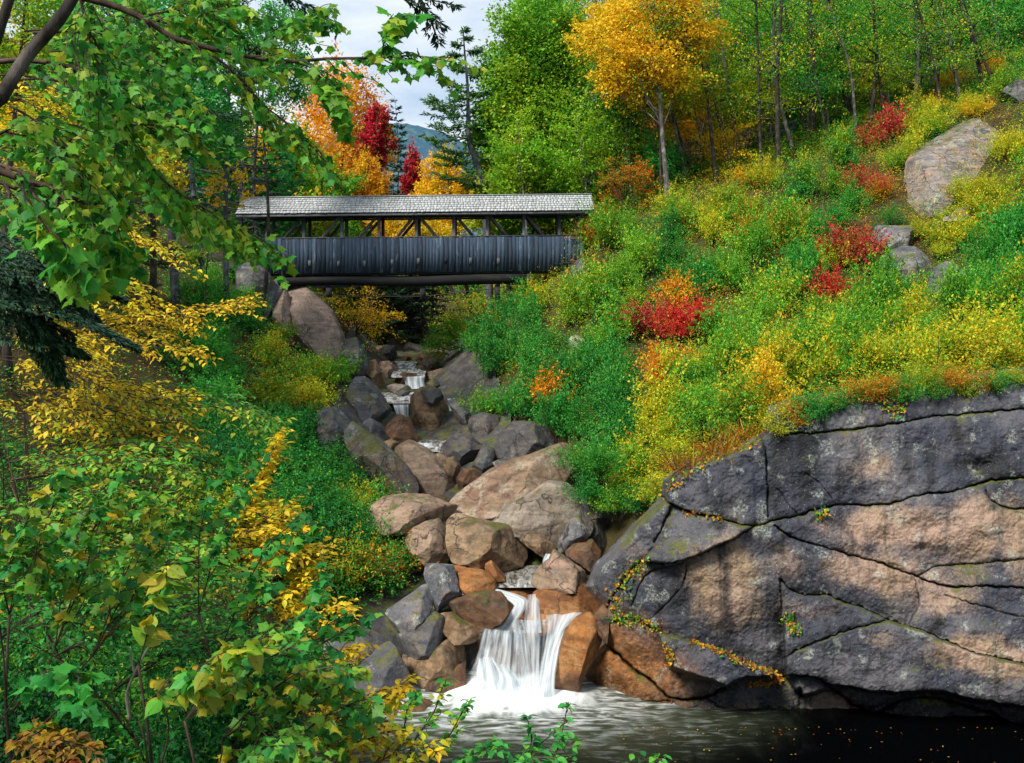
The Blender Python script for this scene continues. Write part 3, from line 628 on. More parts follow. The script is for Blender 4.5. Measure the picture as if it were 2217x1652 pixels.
B(2, [(390,1190),(470,1138),(620,1123),(780,1133),(900,1178),(990,1190),(1005,1240),(880,1290),(700,1310),(520,1320),(420,1300)], 27, 1.0, .9, 'pink', 'flat pink boulder with a dark crack, left of the middle pool', group=SB, cuts=3)
B(2, [(600,1360),(740,1300),(850,1278),(892,1330),(925,1450),(925,1530),(880,1570),(780,1550),(700,1500),(630,1420)], 25.8, .8, .4, 'pink', 'blocky pink boulder behind the orange leaved shrub', group=SB, cuts=7)
B(2, [(903,1290),(960,1278),(1100,1308),(1280,1338),(1400,1400),(1500,1470),(1532,1530),(1400,1570),(1200,1565),(1060,1510),(960,1480),(925,1390)], 25.5, .9, .8, 'tan', 'wedge shaped layered boulder across the stream below the middle pool', group=SB, cuts=5, grow=1.16)
B(3, [(915,295),(960,210),(1060,130),(1100,58),(1180,105),(1260,160),(1345,210),(1340,285),(1200,320),(1040,330)], 24.3, .8, .5, 'pink', 'mound of pink rock right of the upper pool, by the little chute', group=SB, cuts=4)
B(3, [(1180,65),(1260,0),(1400,-30),(1470,60),(1430,180),(1360,215),(1280,160)], 24.9, .7, .3, 'brown', 'dark red striped rock behind the pink mound', group=SB, cuts=8)
B(2, [(1610,1420),(1700,1285),(1790,1175),(1855,1280),(1870,1320),(1770,1410),(1690,1490),(1620,1500)], 25.4, .7, .3, 'grey', 'pointed grey rock between the pale slab and the cliff', group=SB, cuts=8)
B(2, [(1700,1380),(1780,1300),(1900,1290),(1980,1400),(1900,1560),(1760,1530)], 25.8, .8, .3, 'dark', 'dark jumbled rock with orange leaves beside the cliff', group=SB, cuts=9)
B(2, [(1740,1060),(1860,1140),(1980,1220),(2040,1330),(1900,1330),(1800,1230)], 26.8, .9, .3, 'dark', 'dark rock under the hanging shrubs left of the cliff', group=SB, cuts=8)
B(3, [(295,180),(360,133),(430,148),(525,210),(480,240),(350,225)], 24.9, .5, .4, 'orange', 'small amber rock at the left of the upper pool', group=SB, cuts=2)
B(3, [(340,220),(440,198),(560,213),(645,250),(665,300),(560,330),(400,330)], 24.3, .6, .5, 'orange', 'wet amber rock in front of the small amber one', group=SB, cuts=2)
B(3, [(553,145),(580,107),(620,117),(685,190),(740,252),(660,252),(590,220)], 24.8, .45, .4, 'orange', 'amber fin of rock standing in the upper pool', group=SB, cuts=3)
B(3, [(295,455),(440,398),(590,373),(700,388),(742,430),(758,490),(722,548),(580,610),(470,630),(400,590),(320,545)], 23.2, .7, .4, 'brown', 'rounded brown boulder left of the main fall lip', group=SB, cuts=4)
B(3, [(70,170),(200,165),(330,178),(362,260),(388,370),(340,425),(200,470),(165,390),(100,280)], 23.9, .7, .4, 'grey', 'blue grey angular block beside the upper pool', group=SB, cuts=9)
B(3, [(-20,410),(100,325),(190,318),(195,400),(155,530),(60,640),(-40,660),(-160,640),(-200,520)], 23.4, .8, .3, 'grey', 'lichen spotted grey rock below the orange leaved shrub', group=SB, cuts=8)
B(3, [(150,560),(300,538),(440,600),(595,638),(585,695),(480,720),(330,700),(240,650)], 22.9, .6, .5, 'tan', 'tan ledge left of the main fall', group=SB, cuts=6)
B(3, [(-170,720),(0,670),(180,545),(320,610),(340,700),(250,765),(60,845),(-120,870)], 22.8, .7, .4, 'bluegrey', 'sloping grey slab left of the main fall', group=SB, cuts=8)
B(3, [(-170,890),(60,850),(300,755),(490,715),(530,800),(470,960),(360,1030),(50,1060),(-140,1040)], 22.5, .8, .3, 'tan', 'broad tan and grey rock wall left of the main fall', group=SB, cuts=7)
B(3, [(40,1060),(300,995),(440,930),(420,1100),(330,1210),(150,1230),(30,1170)], 22.0, .7, .3, 'brown', 'low dark brown rock with fallen leaves at the foot of the fall', group=SB, cuts=6)
B(0, [(725,1490),(832,1398),(905,1500),(890,1560),(760,1540)], 21.3, .6, .5, 'bluegrey', 'triangular grey slab beside the pool on the left', group=SB, cuts=9)
B(0, [(640,1425),(700,1390),(800,1375),(880,1395),(830,1440),(720,1490),(650,1490)], 22.3, .7, .4, 'bluegrey', 'dark grey slab behind the triangular one', group=SB, cuts=9)
B(0, [(610,1500),(700,1470),(770,1530),(800,1590),(700,1610),(610,1570)], 20.8, .7, .4, 'dark', 'dark low rock at the left edge of the pool', group=SB, cuts=8)
B(0, [(800,1560),(900,1520),(960,1540),(950,1580),(860,1600)], 21.0, .5, .4, 'brown', 'low brown rock at the water line left of the foam', group=SB, cuts=6)
B(3, [(1095,1020),(1125,850),(1180,680),(1270,588),(1385,543),(1440,600),(1430,660),(1500,740),(1420,860),(1340,950),(1290,1070),(1190,1170),(1100,1130)], 22.0, .55, .35, 'orange', 'smooth rust orange rock right of the main fall', group=SB, cuts=3, rough=.7)
B(3, [(1405,560),(1480,468),(1525,510),(1495,720),(1430,650)], 22.1, .5, .3, 'brown', 'narrow brown rock between the orange rock and the cliff', group=SB, cuts=4)
B(3, [(940,390),(1080,316),(1305,300),(1470,440),(1490,495),(1340,545),(1250,570),(1060,610),(950,640),(890,560)], 23.75, .5, .8, 'orange', 'broad amber ledge the water slides over above the main fall', group=SB, cuts=1, rough=.5)
B(3, [(600,360),(800,345),(960,380),(980,630),(760,650),(690,570),(750,480),(700,420)], 24.2, .5, .6, 'orange', 'amber bed of the curved chute above the main fall', group=SB, cuts=1, rough=.5)
B(3, [(470,680),(700,610),(950,590),(1180,600),(1180,900),(1130,1190),(800,1200),(420,1200),(400,1050)], 23.5, .6, .25, 'brown', 'dark amber rock wall behind the main fall', group=SB, cuts=3)
# bridge abutments
B(0, [(598,632),(640,630),(704,685),(728,729),(745,790),(752,830),(690,845),(640,760),(622,700)], 44.2, 1.6, .5, 'slab', 'large smooth tan slab under the left end of the bridge', group=None, cuts=4, rough=.8, grow=1.27)
B(0, [(580,640),(612,625),(628,680),(650,770),(640,830),(605,740)], 43.6, .9, .4, 'slab', 'narrow tan rib of rock left of the large tan slab', cuts=4)
B(2, [(195,95),(290,105),(355,190),(370,260),(340,330),(260,310),(205,210)], 43.2, 1.0, .4, 'bluegrey', 'blue grey faceted rock at the foot of the tan slab', cuts=9, grow=1.3)
B(0, [(500,572),(540,560),(580,590),(590,625),(560,640),(505,625)], 43.5, .9, .3, 'bluegrey', 'upper dark boulder of the stack left of the bridge', cuts=8)
B(0, [(490,625),(560,622),(590,650),(575,700),(500,700)], 43, 1.0, .3, 'bluegrey', 'lower dark boulder of the stack left of the bridge', cuts=8)
B(0, [(475,690),(540,700),(570,720),(560,780),(480,770)], 42, 1.0, .3, 'bluegrey', 'mossy dark rock below the stack left of the bridge', cuts=8)
B(0, [(565,620),(590,600),(608,625),(605,680),(575,690)], 44, .6, .3, 'grey', 'grey upright rock under the bridge corner', cuts=8)
B(1, [(235,600),(265,590),(285,605),(275,628),(240,625)], 44.3, .25, .2, 'pink', 'small pink stone wedged under the bridge corner', cuts=4)
B(0, [(400,560),(460,540),(505,570),(500,625),(430,640)], 44.5, 1.0, .3, 'dark', 'dark boulder among the spruce trunks left of the bridge', cuts=8)
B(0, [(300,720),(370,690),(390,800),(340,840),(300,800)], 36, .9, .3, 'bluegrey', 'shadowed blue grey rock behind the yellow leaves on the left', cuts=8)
B(0, [(640,900),(720,880),(770,930),(760,1000),(680,980)], 31, 1.0, .4, 'bluegrey', 'lilac grey rock at the top of the left bank ledge', cuts=8)
# rocks in the right bank
def bank_rock(q, pts, dd, T, lean, mat, label, cuts=7, grow=1.08):
    xy = np.mean([Q[q](*p) for p in pts], axis=0); h = hit(*xy)
    B(q, pts, h[1] + dd, T, lean, mat, label, cuts=cuts, grow=grow)
bank_rock(8, [(1265,930),(1310,855),(1400,735),(1520,635),(1640,555),(1760,495),(1880,440),(1960,520),(1900,640),(1720,745),(1560,815),(1440,885),(1390,960),(1290,965)], -.2, .9, 1.1, 'greytan', 'great sloping grey slab littered with leaves high on the right bank', 7, 1.45)
bank_rock(8, [(1250,1010),(1280,955),(1400,955),(1465,985),(1405,1055),(1260,1090)], -.8, .9, .3, 'grey', 'square grey block below the great sloping slab', 7, 1.25)
bank_rock(8, [(1285,1090),(1400,1035),(1490,1050),(1505,1115),(1440,1160),(1370,1190),(1295,1140)], -.9, .9, .4, 'grey', 'sloping grey block under the square one', 7, 1.25)
bank_rock(8, [(1485,1220),(1498,1138),(1580,1105),(1675,1128),(1680,1215),(1580,1230)], -.9, .8, .3, 'grey', 'low blocky rock with a dark underside on the right bank', 7, 1.25)
bank_rock(8, [(1495,945),(1600,878),(1690,855),(1680,905),(1560,955)], -.8, .6, .6, 'pale', 'thin tan slab among yellow leaves on the right bank')
bank_rock(8, [(1790,375),(1860,330),(1920,380),(1920,450),(1850,450)], -.8, .8, .5, 'bluegrey', 'blue grey rock at the right edge among yellow shrubs')
bank_rock(1, [(1880,920),(1910,880),(1950,900),(1955,980),(1920,1010),(1885,970)], -1.0, .5, .3, 'pale', 'small pale rock bare among the shrubs right of the stream')
bank_rock(1, [(1880,500),(1960,470),(2010,520),(1990,600),(1920,620)], -.9, .7, .3, 'bluegrey', 'dark mossy outcrop below the right end of the bridge')
bank_rock(1, [(2030,680),(2060,650),(2085,700),(2070,760),(2040,740)], -.9, .5, .3, 'tan', 'small tan outcrop right of the bridge')
bank_rock(1, [(1940,1010),(1990,960),(2040,990),(2030,1060),(1960,1080)], -1., .5, .3, 'dark', 'dark outcrop among orange leaves above the crevice')
bank_rock(8, [(690,850),(720,825),(745,850),(735,890),(700,885)], -.9, .5, .3, 'grey', 'grey stone below the orange beech boughs')
bank_rock(8, [(1330,200),(1370,180),(1400,220),(1380,260),(1340,255)], -.8, .6, .3, 'grey', 'grey boulder between the trunks at upper right')

# dark rocky bed between the boulders
bx = np.arange(-13, 5, .16); by = np.arange(22.6, 62, .2); BX, BY = np.meshgrid(bx, by, indexing='ij')
sc_ = np.interp(by, [22.6, 28, 36, 45, 52, 62], [-.4, -1.4, -3.4, -4.9, -5.6, -6.5])[None]; hw_ = np.interp(by, [22.6, 28, 36, 45, 62], [3.2, 3.6, 3.4, 3.4, 3.4])[None]
pb = np.stack([BX, BY, BX * 0], -1)
o = put('stream_bed', grid_mesh('stream_bed', np.stack([BX, BY, ground(BX, BY, False) + .12 + .3 * np.abs(fbm(pb * 1.1, 4, 81)) + .16 * fbm(pb * 3, 3, 85)], -1)[::-1], None, (np.abs(BX - sc_) < hw_)[::-1]), M['dark']); o['kind'] = 'structure'

# ================================================================== water
def sheet(name, rows, mat, attr_name, vals, nu=24, k=8, rough=0.0):
    """rows: list of (left point, right point) in world space; lofted smoothly"""
    L = smooth_line([r[0] for r in rows], k); R = smooth_line([r[1] for r in rows], k)
    s = np.linspace(0, 1, nu); P = L[:, None] * (1 - s)[None, :, None] + R[:, None] * s[None, :, None]
    if rough:
        P[..., 1] -= rough * (np.sin(s * PI)[None] * .6 + .7 * fbm(np.stack([np.broadcast_to(s * 7, P.shape[:2]), np.broadcast_to(np.linspace(0, 2.5, len(L))[:, None], P.shape[:2]), np.zeros(P.shape[:2])], -1), 3, 77))
    v = np.cumsum(np.r_[0, np.linalg.norm(np.diff(.5 * (L + R), axis=0), axis=1)])
    wid = np.linalg.norm(R - L, axis=1)
    UV = np.stack([np.broadcast_to((s[None] - .5) * np.median(wid) + 3.7 * len(_seen), P.shape[:2]), np.broadcast_to(v[:, None], P.shape[:2])], -1)
    a = np.interp(np.linspace(0, len(vals) - 1, len(L)), np.arange(len(vals)), vals)[:, None] * np.ones(nu)[None]
    side = np.minimum(s, 1 - s)[None]; a = a - .32 * np.clip(1 - side / .16, 0, 1) ** 1.5 if attr_name == 'dens' else a
    o = put(name, grid_mesh(name, P, {attr_name: ('POINT', a)}, None, UV), M[mat]); o['kind'] = 'structure'
    return o
def r3(x1, y1, x2, y2, D, D2=None): return (at(*q3(x1, y1), D), at(*q3(x2, y2), D if D2 is None else D2))
def r2(x1, y1, x2, y2, D, D2=None): return (at(*q2(x1, y1), D), at(*q2(x2, y2), D if D2 is None else D2))
# the deep pool
px = np.linspace(-9, 34, 220); py = np.linspace(2, 24.5, 120)
PX, PY = np.meshgrid(px, py, indexing='ij')
d0 = np.hypot((PX - .05) * .7, 21.7 - PY)
PZ = .035 * fbm(np.stack([PX * 1.4, PY * .8, PX * 0], -1), 3, 61) * np.clip(2.0 - d0 * .5, .03, 2) + .16 * np.exp(-(d0 / .75) ** 2)
o = put('pool_water', grid_mesh('pool_water', np.stack([PX, PY, PZ], -1)[::-1]), M['pool']); o['kind'] = 'structure'
# main falls
sheet('waterfall', [r3(560,615,900,640,23.05), r3(540,650,915,690,22.55), r3(500,800,930,820,22.2), r3(440,980,940,980,21.9), r3(370,1195,960,1175,21.55)], 'falls', 'dens', [.52,.50,.42,.42,.50], rough=.10)
sheet('waterfall', [r3(1035,520,1330,500,23.1), r3(1040,600,1260,570,22.75), r3(1040,690,1190,660,22.4), r3(1015,830,1140,800,21.95), r3(985,1000,1110,980,21.6), r3(955,1180,1100,1170,21.4)], 'falls', 'dens', [.55,.55,.60,.64,.66,.72], rough=.12)
sheet('waterfall', [r3(760,560,1050,560,23.2), r3(790,680,1050,690,22.6), r3(830,860,1030,870,22.2), r3(860,1030,1010,1030,21.95), r3(870,1185,990,1180,21.65)], 'falls', 'dens', [.42,.40,.42,.50,.70], rough=.08)
sheet('waterfall', [r3(520,850,640,840,22.15), r3(500,930,700,940,21.85), r3(480,1060,760,1060,21.6), r3(430,1195,800,1185,21.35)], 'falls', 'dens', [.45,.60,.50,.50], rough=.12)
sheet('waterfall', [r3(660,900,720,890,22.0), r3(680,1000,820,1000,21.7), r3(640,1100,880,1100,21.5), r3(620,1195,940,1180,21.3)], 'falls', 'dens', [.4,.58,.5,.55], rough=.1)
sheet('waterfall', [r3(380,310,385,375,24.2,23.9), r3(600,315,600,372,24.1,23.8), r3(760,350,720,400,24.0,23.7), r3(890,400,790,450,23.8,23.5), r3(880,480,770,500,23.5,23.3), r3(830,560,720,580,23.2,23.0), r3(800,640,640,640,22.9,22.8)], 'falls', 'dens', [.86,.86,.80,.70,.72,.62,.55], rough=.03)
sheet('waterfall', [r3(900,370,990,360,23.9), r3(880,450,1000,440,23.5), r3(870,560,1010,560,23.2), r3(860,660,1020,660,22.8)], 'falls', 'dens', [.42,.48,.46,.42], rough=.03)
# upper pool and its chute
UZ = 1.72
sheet('stream_water', [(np.array([-1.9,25.9,UZ+.05]), np.array([2.0,25.9,UZ+.05])), (np.array([-1.9,24.9,UZ]), np.array([2.0,24.9,UZ])), (np.array([-2.0,24.2,UZ-.04]), np.array([1.8,24.2,UZ-.04]))], 'stream', 'foam', [.25,.35,.7])
sheet('waterfall', [r3(1035,58,1090,62,25.4), r3(1015,100,1092,100,25.1), r3(1000,165,1085,150,24.8)], 'falls', 'dens', [.7,.75,.6])
# middle pool
sheet('stream_water', [(np.array([-3.6,31.6,2.72]), np.array([0.2,31.6,2.72])), (np.array([-3.4,29,2.62]), np.array([.6,29,2.62])), (np.array([-2.6,26.6,2.55]), np.array([1.5,26.6,2.55]))], 'stream', 'foam', [.05,0,.05])
# upper cascades
sheet('waterfall', [r2(720,765,800,770,35.6), r2(725,800,820,810,35.2), r2(770,860,835,860,34.8)], 'falls', 'dens', [.8,.85,.75])
sheet('stream_water', [(np.array([-4.6,36.6,3.62]), np.array([-2.2,36.6,3.62])), (np.array([-4.2,34.5,3.5]), np.array([-1.6,34.5,3.5]))], 'stream', 'foam', [.4,.8])
sheet('waterfall', [r2(545,505,655,500,40.2), r2(560,540,655,540,39.9), r2(585,630,655,640,39.7)], 'falls', 'dens', [.72,.62,.62])
sheet('stream_water', [r2(478,440,690,440,43.0), r2(475,470,670,470,41.2), r2(520,512,670,512,40.0)], 'stream', 'foam', [.9,.75,.8])
sheet('waterfall', [r2(625,340,760,335,44.6), r2(630,370,755,370,44.4), r2(640,420,760,415,44.1)], 'falls', 'dens', [.5,.62,.85])
sheet('stream_water', [r2(560,300,770,300,47.5), r2(545,325,760,325,45.6), r2(540,345,760,345,44.8)], 'stream', 'foam', [.8,.8,.9])
sheet('stream_water', [r2(560,240,720,240,52), r2(580,262,700,262,50), r2(570,300,740,302,47.8)], 'stream', 'foam', [.7,1.2,.9])
sheet('waterfall', [r2(905,480,950,482,38.2), r2(908,510,945,515,37.9), r2(915,560,935,560,37.8)], 'falls', 'dens', [.7,.7,.5])
sheet('waterfall', [r2(950,315,968,318,44.6), r2(950,350,970,352,44.4), r2(955,385,972,385,44.3)], 'falls', 'dens', [.8,.85,.7])

# ================================================================== covered bridge
def build_bridge():
    org = np.array([(574 - CX) * 45 / F, 45., EZ - (593 - HY) * 45 / F]); k = 45 / F; W = 1.55
    root = empty('covered_bridge', org, 'covered wooden footbridge with a silver shingle roof high above the stream', 'bridge')
    root.rotation_euler.y = -.0105
    rng = np.random.RandomState(4); Lx = 15.1
    m = MB(); x = 0
    while x < Lx:                                        # near siding, board by board
        w = rng.uniform(.13, .24); m.box((x + .003, -.03 + rng.uniform(-.012, .012), rng.uniform(-.03, .01)), (min(x + w - .004, Lx), 0, 1.655 + rng.uniform(-.012, .008)), rng.rand()); x += w
    near = m.build('siding', M['plank'], root)
    m = MB(); m.box((-.02, -.05, 1.664), (Lx + .02, .04, 1.70), .5); m.build('sill_cap', M['timber'], near)
    for zx, zy in ((340,515),(477,505),(633,510),(773,510),(923,505),(1065,500),(1347,500),(1497,505)):
        X = (480.2 + zx * .3999 - 574) * k; Z = (593 - (369.4 + zy * .3999)) * k
        m = MB(); m.box((X - .07, -.075, Z - .16), (X + .06, -.043, Z + .14), .45); m.build('batten', M['timber'], near)
    X = (480.2 + 1212 * .3999 - 574) * k; Z = (593 - (369.4 + 497 * .3999)) * k
    m = MB(); m.box((X - .05, -.07, Z - .13), (X + .05, -.045, Z + .12), .05); m.build('knot_hole', M['darktimber'], near)
    m = MB(); x = 0
    while x < Lx:
        w = rng.uniform(.14, .24); m.box((x + .003, W - .03, 0), (min(x + w - .004, Lx), W, 1.62), rng.rand()); x += w
    m.build('siding', M['plank'], root)
    m = MB(); m.box((0, .02, -.09), (Lx, W - .04, -.01)); m.build('deck', M['darktimber'], root)
    posts = [574.6, 657.8, 740, 821, 902, 983, 1056, 1135, 1211.6, 1251]
    zt = 2.74
    for yy in (.06, W - .12):
        for i, p in enumerate(posts):
            X = (p - 574) * k + (.06 if i == 0 else 0); w = .075 if 0 < i < 9 else .055
            m = MB(); m.box((X - w, yy - .06, -.005), (X + w, yy + .06, zt), rng.rand()); m.build('post', M['timber'], root)
        zb, zz = 1.68, zt - .02
        for i in (1, 2, 3, 4):
            X = (posts[i] - 574) * k; m = MB(); m.beam((X - .06, yy, zz), (X - .06 - .86, yy, zb), .1, .13, rng.rand()); m.build('brace', M['timber'], root)
        for i in (4, 5, 6, 7):
            X = (posts[i] - 574) * k; m = MB(); m.beam((X + .06, yy, zz), (X + .06 + .86, yy, zb), .1, .13, rng.rand()); m.build('brace', M['timber'], root)
        m = MB(); m.box((-1.0, yy - .07, zt + .003), (15.4, yy + .07, zt + .16), .3); m.build('top_beam', M['timber'], root)
    # roof
    x0, x1 = -1.2, 15.55; run = W / 2 + .5; ze, zr = 2.80, 3.66; yc = W / 2
    m = MB(); t = .05
    for s in (-1, 1):
        a = np.array([x0, yc + s * run, ze]); b = np.array([x1, yc + s * run, ze]); c = np.array([x1, yc, zr]); d = np.array([x0, yc, zr])
        dn = np.array([0, 0, -t]); V = np.array([a, b, c, d, a + dn, b + dn, c + dn, d + dn])
        m.add(V, [[0,1,2,3],[7,6,5,4],[0,4,5,1],[1,5,6,2],[2,6,7,3],[3,7,4,0]], .3)
    roof = m.build('roof', M['darktimber'], root)
    m = MB(); nrow = 7; sl = np.array([0, run, zr - ze]); 
    for s in (-1, 1):
        up = np.array([0, -s * run, zr - ze]); Ls = np.linalg.norm(up); up /= Ls; nrm = np.array([0, s * (zr - ze), run]); nrm /= np.linalg.norm(nrm)
        ex = Ls / nrow; 
        for r in range(nrow):
            x = x0 - .03 - rng.rand() * .1
            while x < x1:
                w = rng.uniform(.10, .22); d0 = -.03 + rng.uniform(-.02, .02) if r == 0 else rng.uniform(-.018, .018)
                base = np.array([0, yc + s * run, ze]) + up * (r * ex + d0)
                Mx = np.stack([np.array([1., 0, 0]), up + nrm * -.17, nrm], 1)
                m.box((max(x, x0 - .03) + .006, 0, .015), (min(x + w, x1 + .03) - .006, ex * 1.15, .06), .35 + .4 * rng.rand(), Mx, base); x += w
    m.build('shingles', M['shingle'], roof)
    m = MB(); m.box((x0 - .03, yc - .10, zr + .03), (x1 + .03, yc + .10, zr + .065), .6); m.build('ridge_board', M['shingle'], roof)
    for s in (-1, 1):
        m = MB(); m.box((x0, yc + s * (run - .01) - .015, ze - .15), (x1, yc + s * (run - .01) + .015, ze - .055), .6); m.build('fascia', M['timber'], roof)
    # pine log and the iron truss beneath
    xa, xb = (592 - 574) * k, (1140 - 574) * k
    for yy in (.25, W - .35):
        P = np.array([[xa + (xb - xa) * f, yy, -.36 + .05 * math.sin(f * 9)] for f in np.linspace(0, 1, 14)])
        m = MB(); m.tube(P, np.linspace(.22, .29, 14), 12); m.build('log_beam', M['logend'], root, smooth=True)
    for zx, zb_ in ((572, 690), (1083, 705), (1490, 712)):
        X = (480.2 + zx * .3999 - 574) * k; Z = (593 - (369.4 + zb_ * .3999)) * k
        m = MB(); m.box((X - .13, .2, Z), (X + .13, .38, -.62), .4); m.build('king_post', M['darktimber'], root)
    m = MB(); m.beam((zx2(480, k), .3, -.62), (zx2(690, k), .3, -.62), .2, .12, .4); m.build('bolster', M['darktimber'], root)
    P = []
    for zx, zy in ((480,660),(590,682),(840,688),(1090,689),(1490,650),(1620,621)):
        P.append([zx2(zx, k), .28, (593 - (369.4 + zy * .3999)) * k])
    m = MB(); m.tube(np.array(P), .022, 5); m.build('truss_rod', M['iron'], root)
def zx2(zx, k): return (480.2 + zx * .3999 - 574) * k
build_bridge()

# wooden railing of the hillside walk
def build_railing():
    a = hit(1405, 365, 30); b = hit(1715, 283, 30)
    A = np.array([(1405 - CX) / F * 50.5, 50.5, ground((1405 - CX) / F * 50.5, 50.5)]); Bp = np.array([(1715 - CX) / F * 52.5, 52.5, 0]); 
    zA, zB = EZ - (368 - HY) / F * 50.5, EZ - (300 - HY) / F * 52.5
    A[2] = zA - .05; Bp[2] = zB - .05
    root = empty('wooden_railing', A, 'grey three rail wooden railing of the walkway climbing through the trees', 'railing')
    d = Bp - A; n = 7
    for i in range(n):
        p = d * i / (n - 1); m = MB(); m.box((p[0] - .07, p[1] - .07, p[2] - 1.2), (p[0] + .07, p[1] + .07, p[2] + 1.05)); m.build('post', M['rail'], root)
    for h in (.28, .62, .96):
        m = MB(); m.beam(np.array([-.2, -.11, h]), d + [.2, -.11, h], .05, .17); m.build('rail', M['rail'], root)
    m = MB(); m.beam(np.array([-.2, .6, -.06]), d + [.2, .6, -.06], 1.2, .08); m.build('walkway_deck', M['rail'], root)
build_railing()
# ================================================================== leaves
def T(v, f): return np.array(v, float), f
TM = {
 'rhomb': T([(0,0,0),(.5,.3,.05),(1,0,-.06),(.5,-.3,.05)], [[0,1,2],[0,2,3]]),
 'beech': T([(0,0,0),(.25,.24,.05),(.62,.26,.04),(1,0,-.12),(.62,-.26,.04),(.25,-.24,.05)], [[0,3,2,1],[0,5,4,3]]),
 'fold': T([(0,0,0),(.22,.22,.09),(.5,.30,.10),(.8,.15,.0),(1.05,0,-.16),(.8,-.15,.0),(.5,-.30,.10),(.22,-.22,.09),(.5,0,.02)], [[0,8,2,1],[8,4,3,2],[0,7,6,8],[8,6,5,4]]),
 'needle': T([(0,.03,0),(1,.012,0),(1,-.012,0),(0,-.03,0)], [[0,3,2,1]]),
 'sprig': T([(0,0,0),(.3,.17,.02),(1,.03,-.04),(1,-.03,-.04),(.3,-.17,.02)], [[0,1,2,3,4]]),
}
def leaf_outline(half, mids, droop=.12, fold=.22):
    V = [(x, y, -droop * x * x - fold * y + .05 * math.sin(9 * x + 5 * y)) for x, y in half]; n = len(V)
    V += [(x, -y, -droop * x * x - fold * y + .05 * math.sin(7 * x + 3 * y)) for x, y in half[1:-1]]
    m0 = len(V); V += [(x, 0, -droop * x * x) for x in mids]
    up_ = list(range(n)); lo = [0] + list(range(n, n + len(half) - 2)) + [n - 1]; mm = list(range(m0, m0 + len(mids)))
    return np.array(V, float), [up_[::-1] + mm, mm[::-1] + lo] if False else [[0] + mm + up_[1:][::-1], lo + mm[::-1]]
TM['maple'] = leaf_outline([(0,0),(-.06,.10),(-.10,.26),(.06,.25),(.12,.36),(.24,.37),(.30,.52),(.38,.50),(.52,.66),(.53,.50),(.62,.47),(.60,.33),(.72,.30),(.76,.20),(.88,.13),(1.10,0)], [.25,.5,.78])
TM['heart'] = leaf_outline([(0,0),(-.03,.10),(.06,.24),(.20,.32),(.38,.33),(.56,.27),(.74,.17),(.90,.06),(1.06,0)], [.3,.6,.85], .16, .3)
def nrm(a): return a / (np.linalg.norm(a, axis=-1, keepdims=True) + 1e-9)
class Leaves:
    def __init__(s): s.p = []; s.a = []; s.u = []; s.z = []; s.r = []; s.v = []
    def add(s, p, a, u, size, r, v):
        n = len(p); s.p.append(p); s.a.append(np.broadcast_to(a, (n, 3))); s.u.append(np.broadcast_to(u, (n, 3)))
        s.z.append(np.broadcast_to(size, (n,))); s.r.append(np.broadcast_to(r, (n,))); s.v.append(np.broadcast_to(v, (n,)))
    def mesh(s, name, tm, org=None):
        V, Fs = TM[tm]; p = np.concatenate(s.p); a = nrm(np.concatenate(s.a)); u = np.concatenate(s.u)
        if org is not None: p = p - np.asarray(org)
        y = nrm(np.cross(u, a)); z = np.cross(a, y); n = len(p); k = len(V); sz = np.concatenate(s.z)[:, None, None]
        P = p[:, None] + sz * (V[None, :, 0:1] * a[:, None] + V[None, :, 1:2] * y[:, None] + V[None, :, 2:3] * z[:, None])
        base = (np.arange(n) * k)[:, None]
        loops = np.concatenate([base + np.array(f)[None] for f in Fs], 1); sizes = np.tile([len(f) for f in Fs], n)
        r = np.repeat(np.clip(np.concatenate(s.r), 0, 1), len(Fs)); v = np.repeat(np.clip(np.concatenate(s.v), 0, 1), len(Fs))
        return mesh_np(name, P.reshape(-1, 3), loops.ravel(), sizes, {'rnd': ('FACE', r), 'r2': ('FACE', v)})
def curve(a, b, n=6, sag=0., wig=.05, rng=np.random):
    t = np.linspace(0, 1, n)[:, None]; d = b - a; L = np.linalg.norm(d)
    P = a + d * t + np.array([0, 0, 1.]) * (-sag * L * 4 * t * (1 - t)) + np.sin(t * PI) * rng.normal(0, wig * L, 3) + np.sin(2 * t * PI) * rng.normal(0, wig * L * .6, 3)
    return P

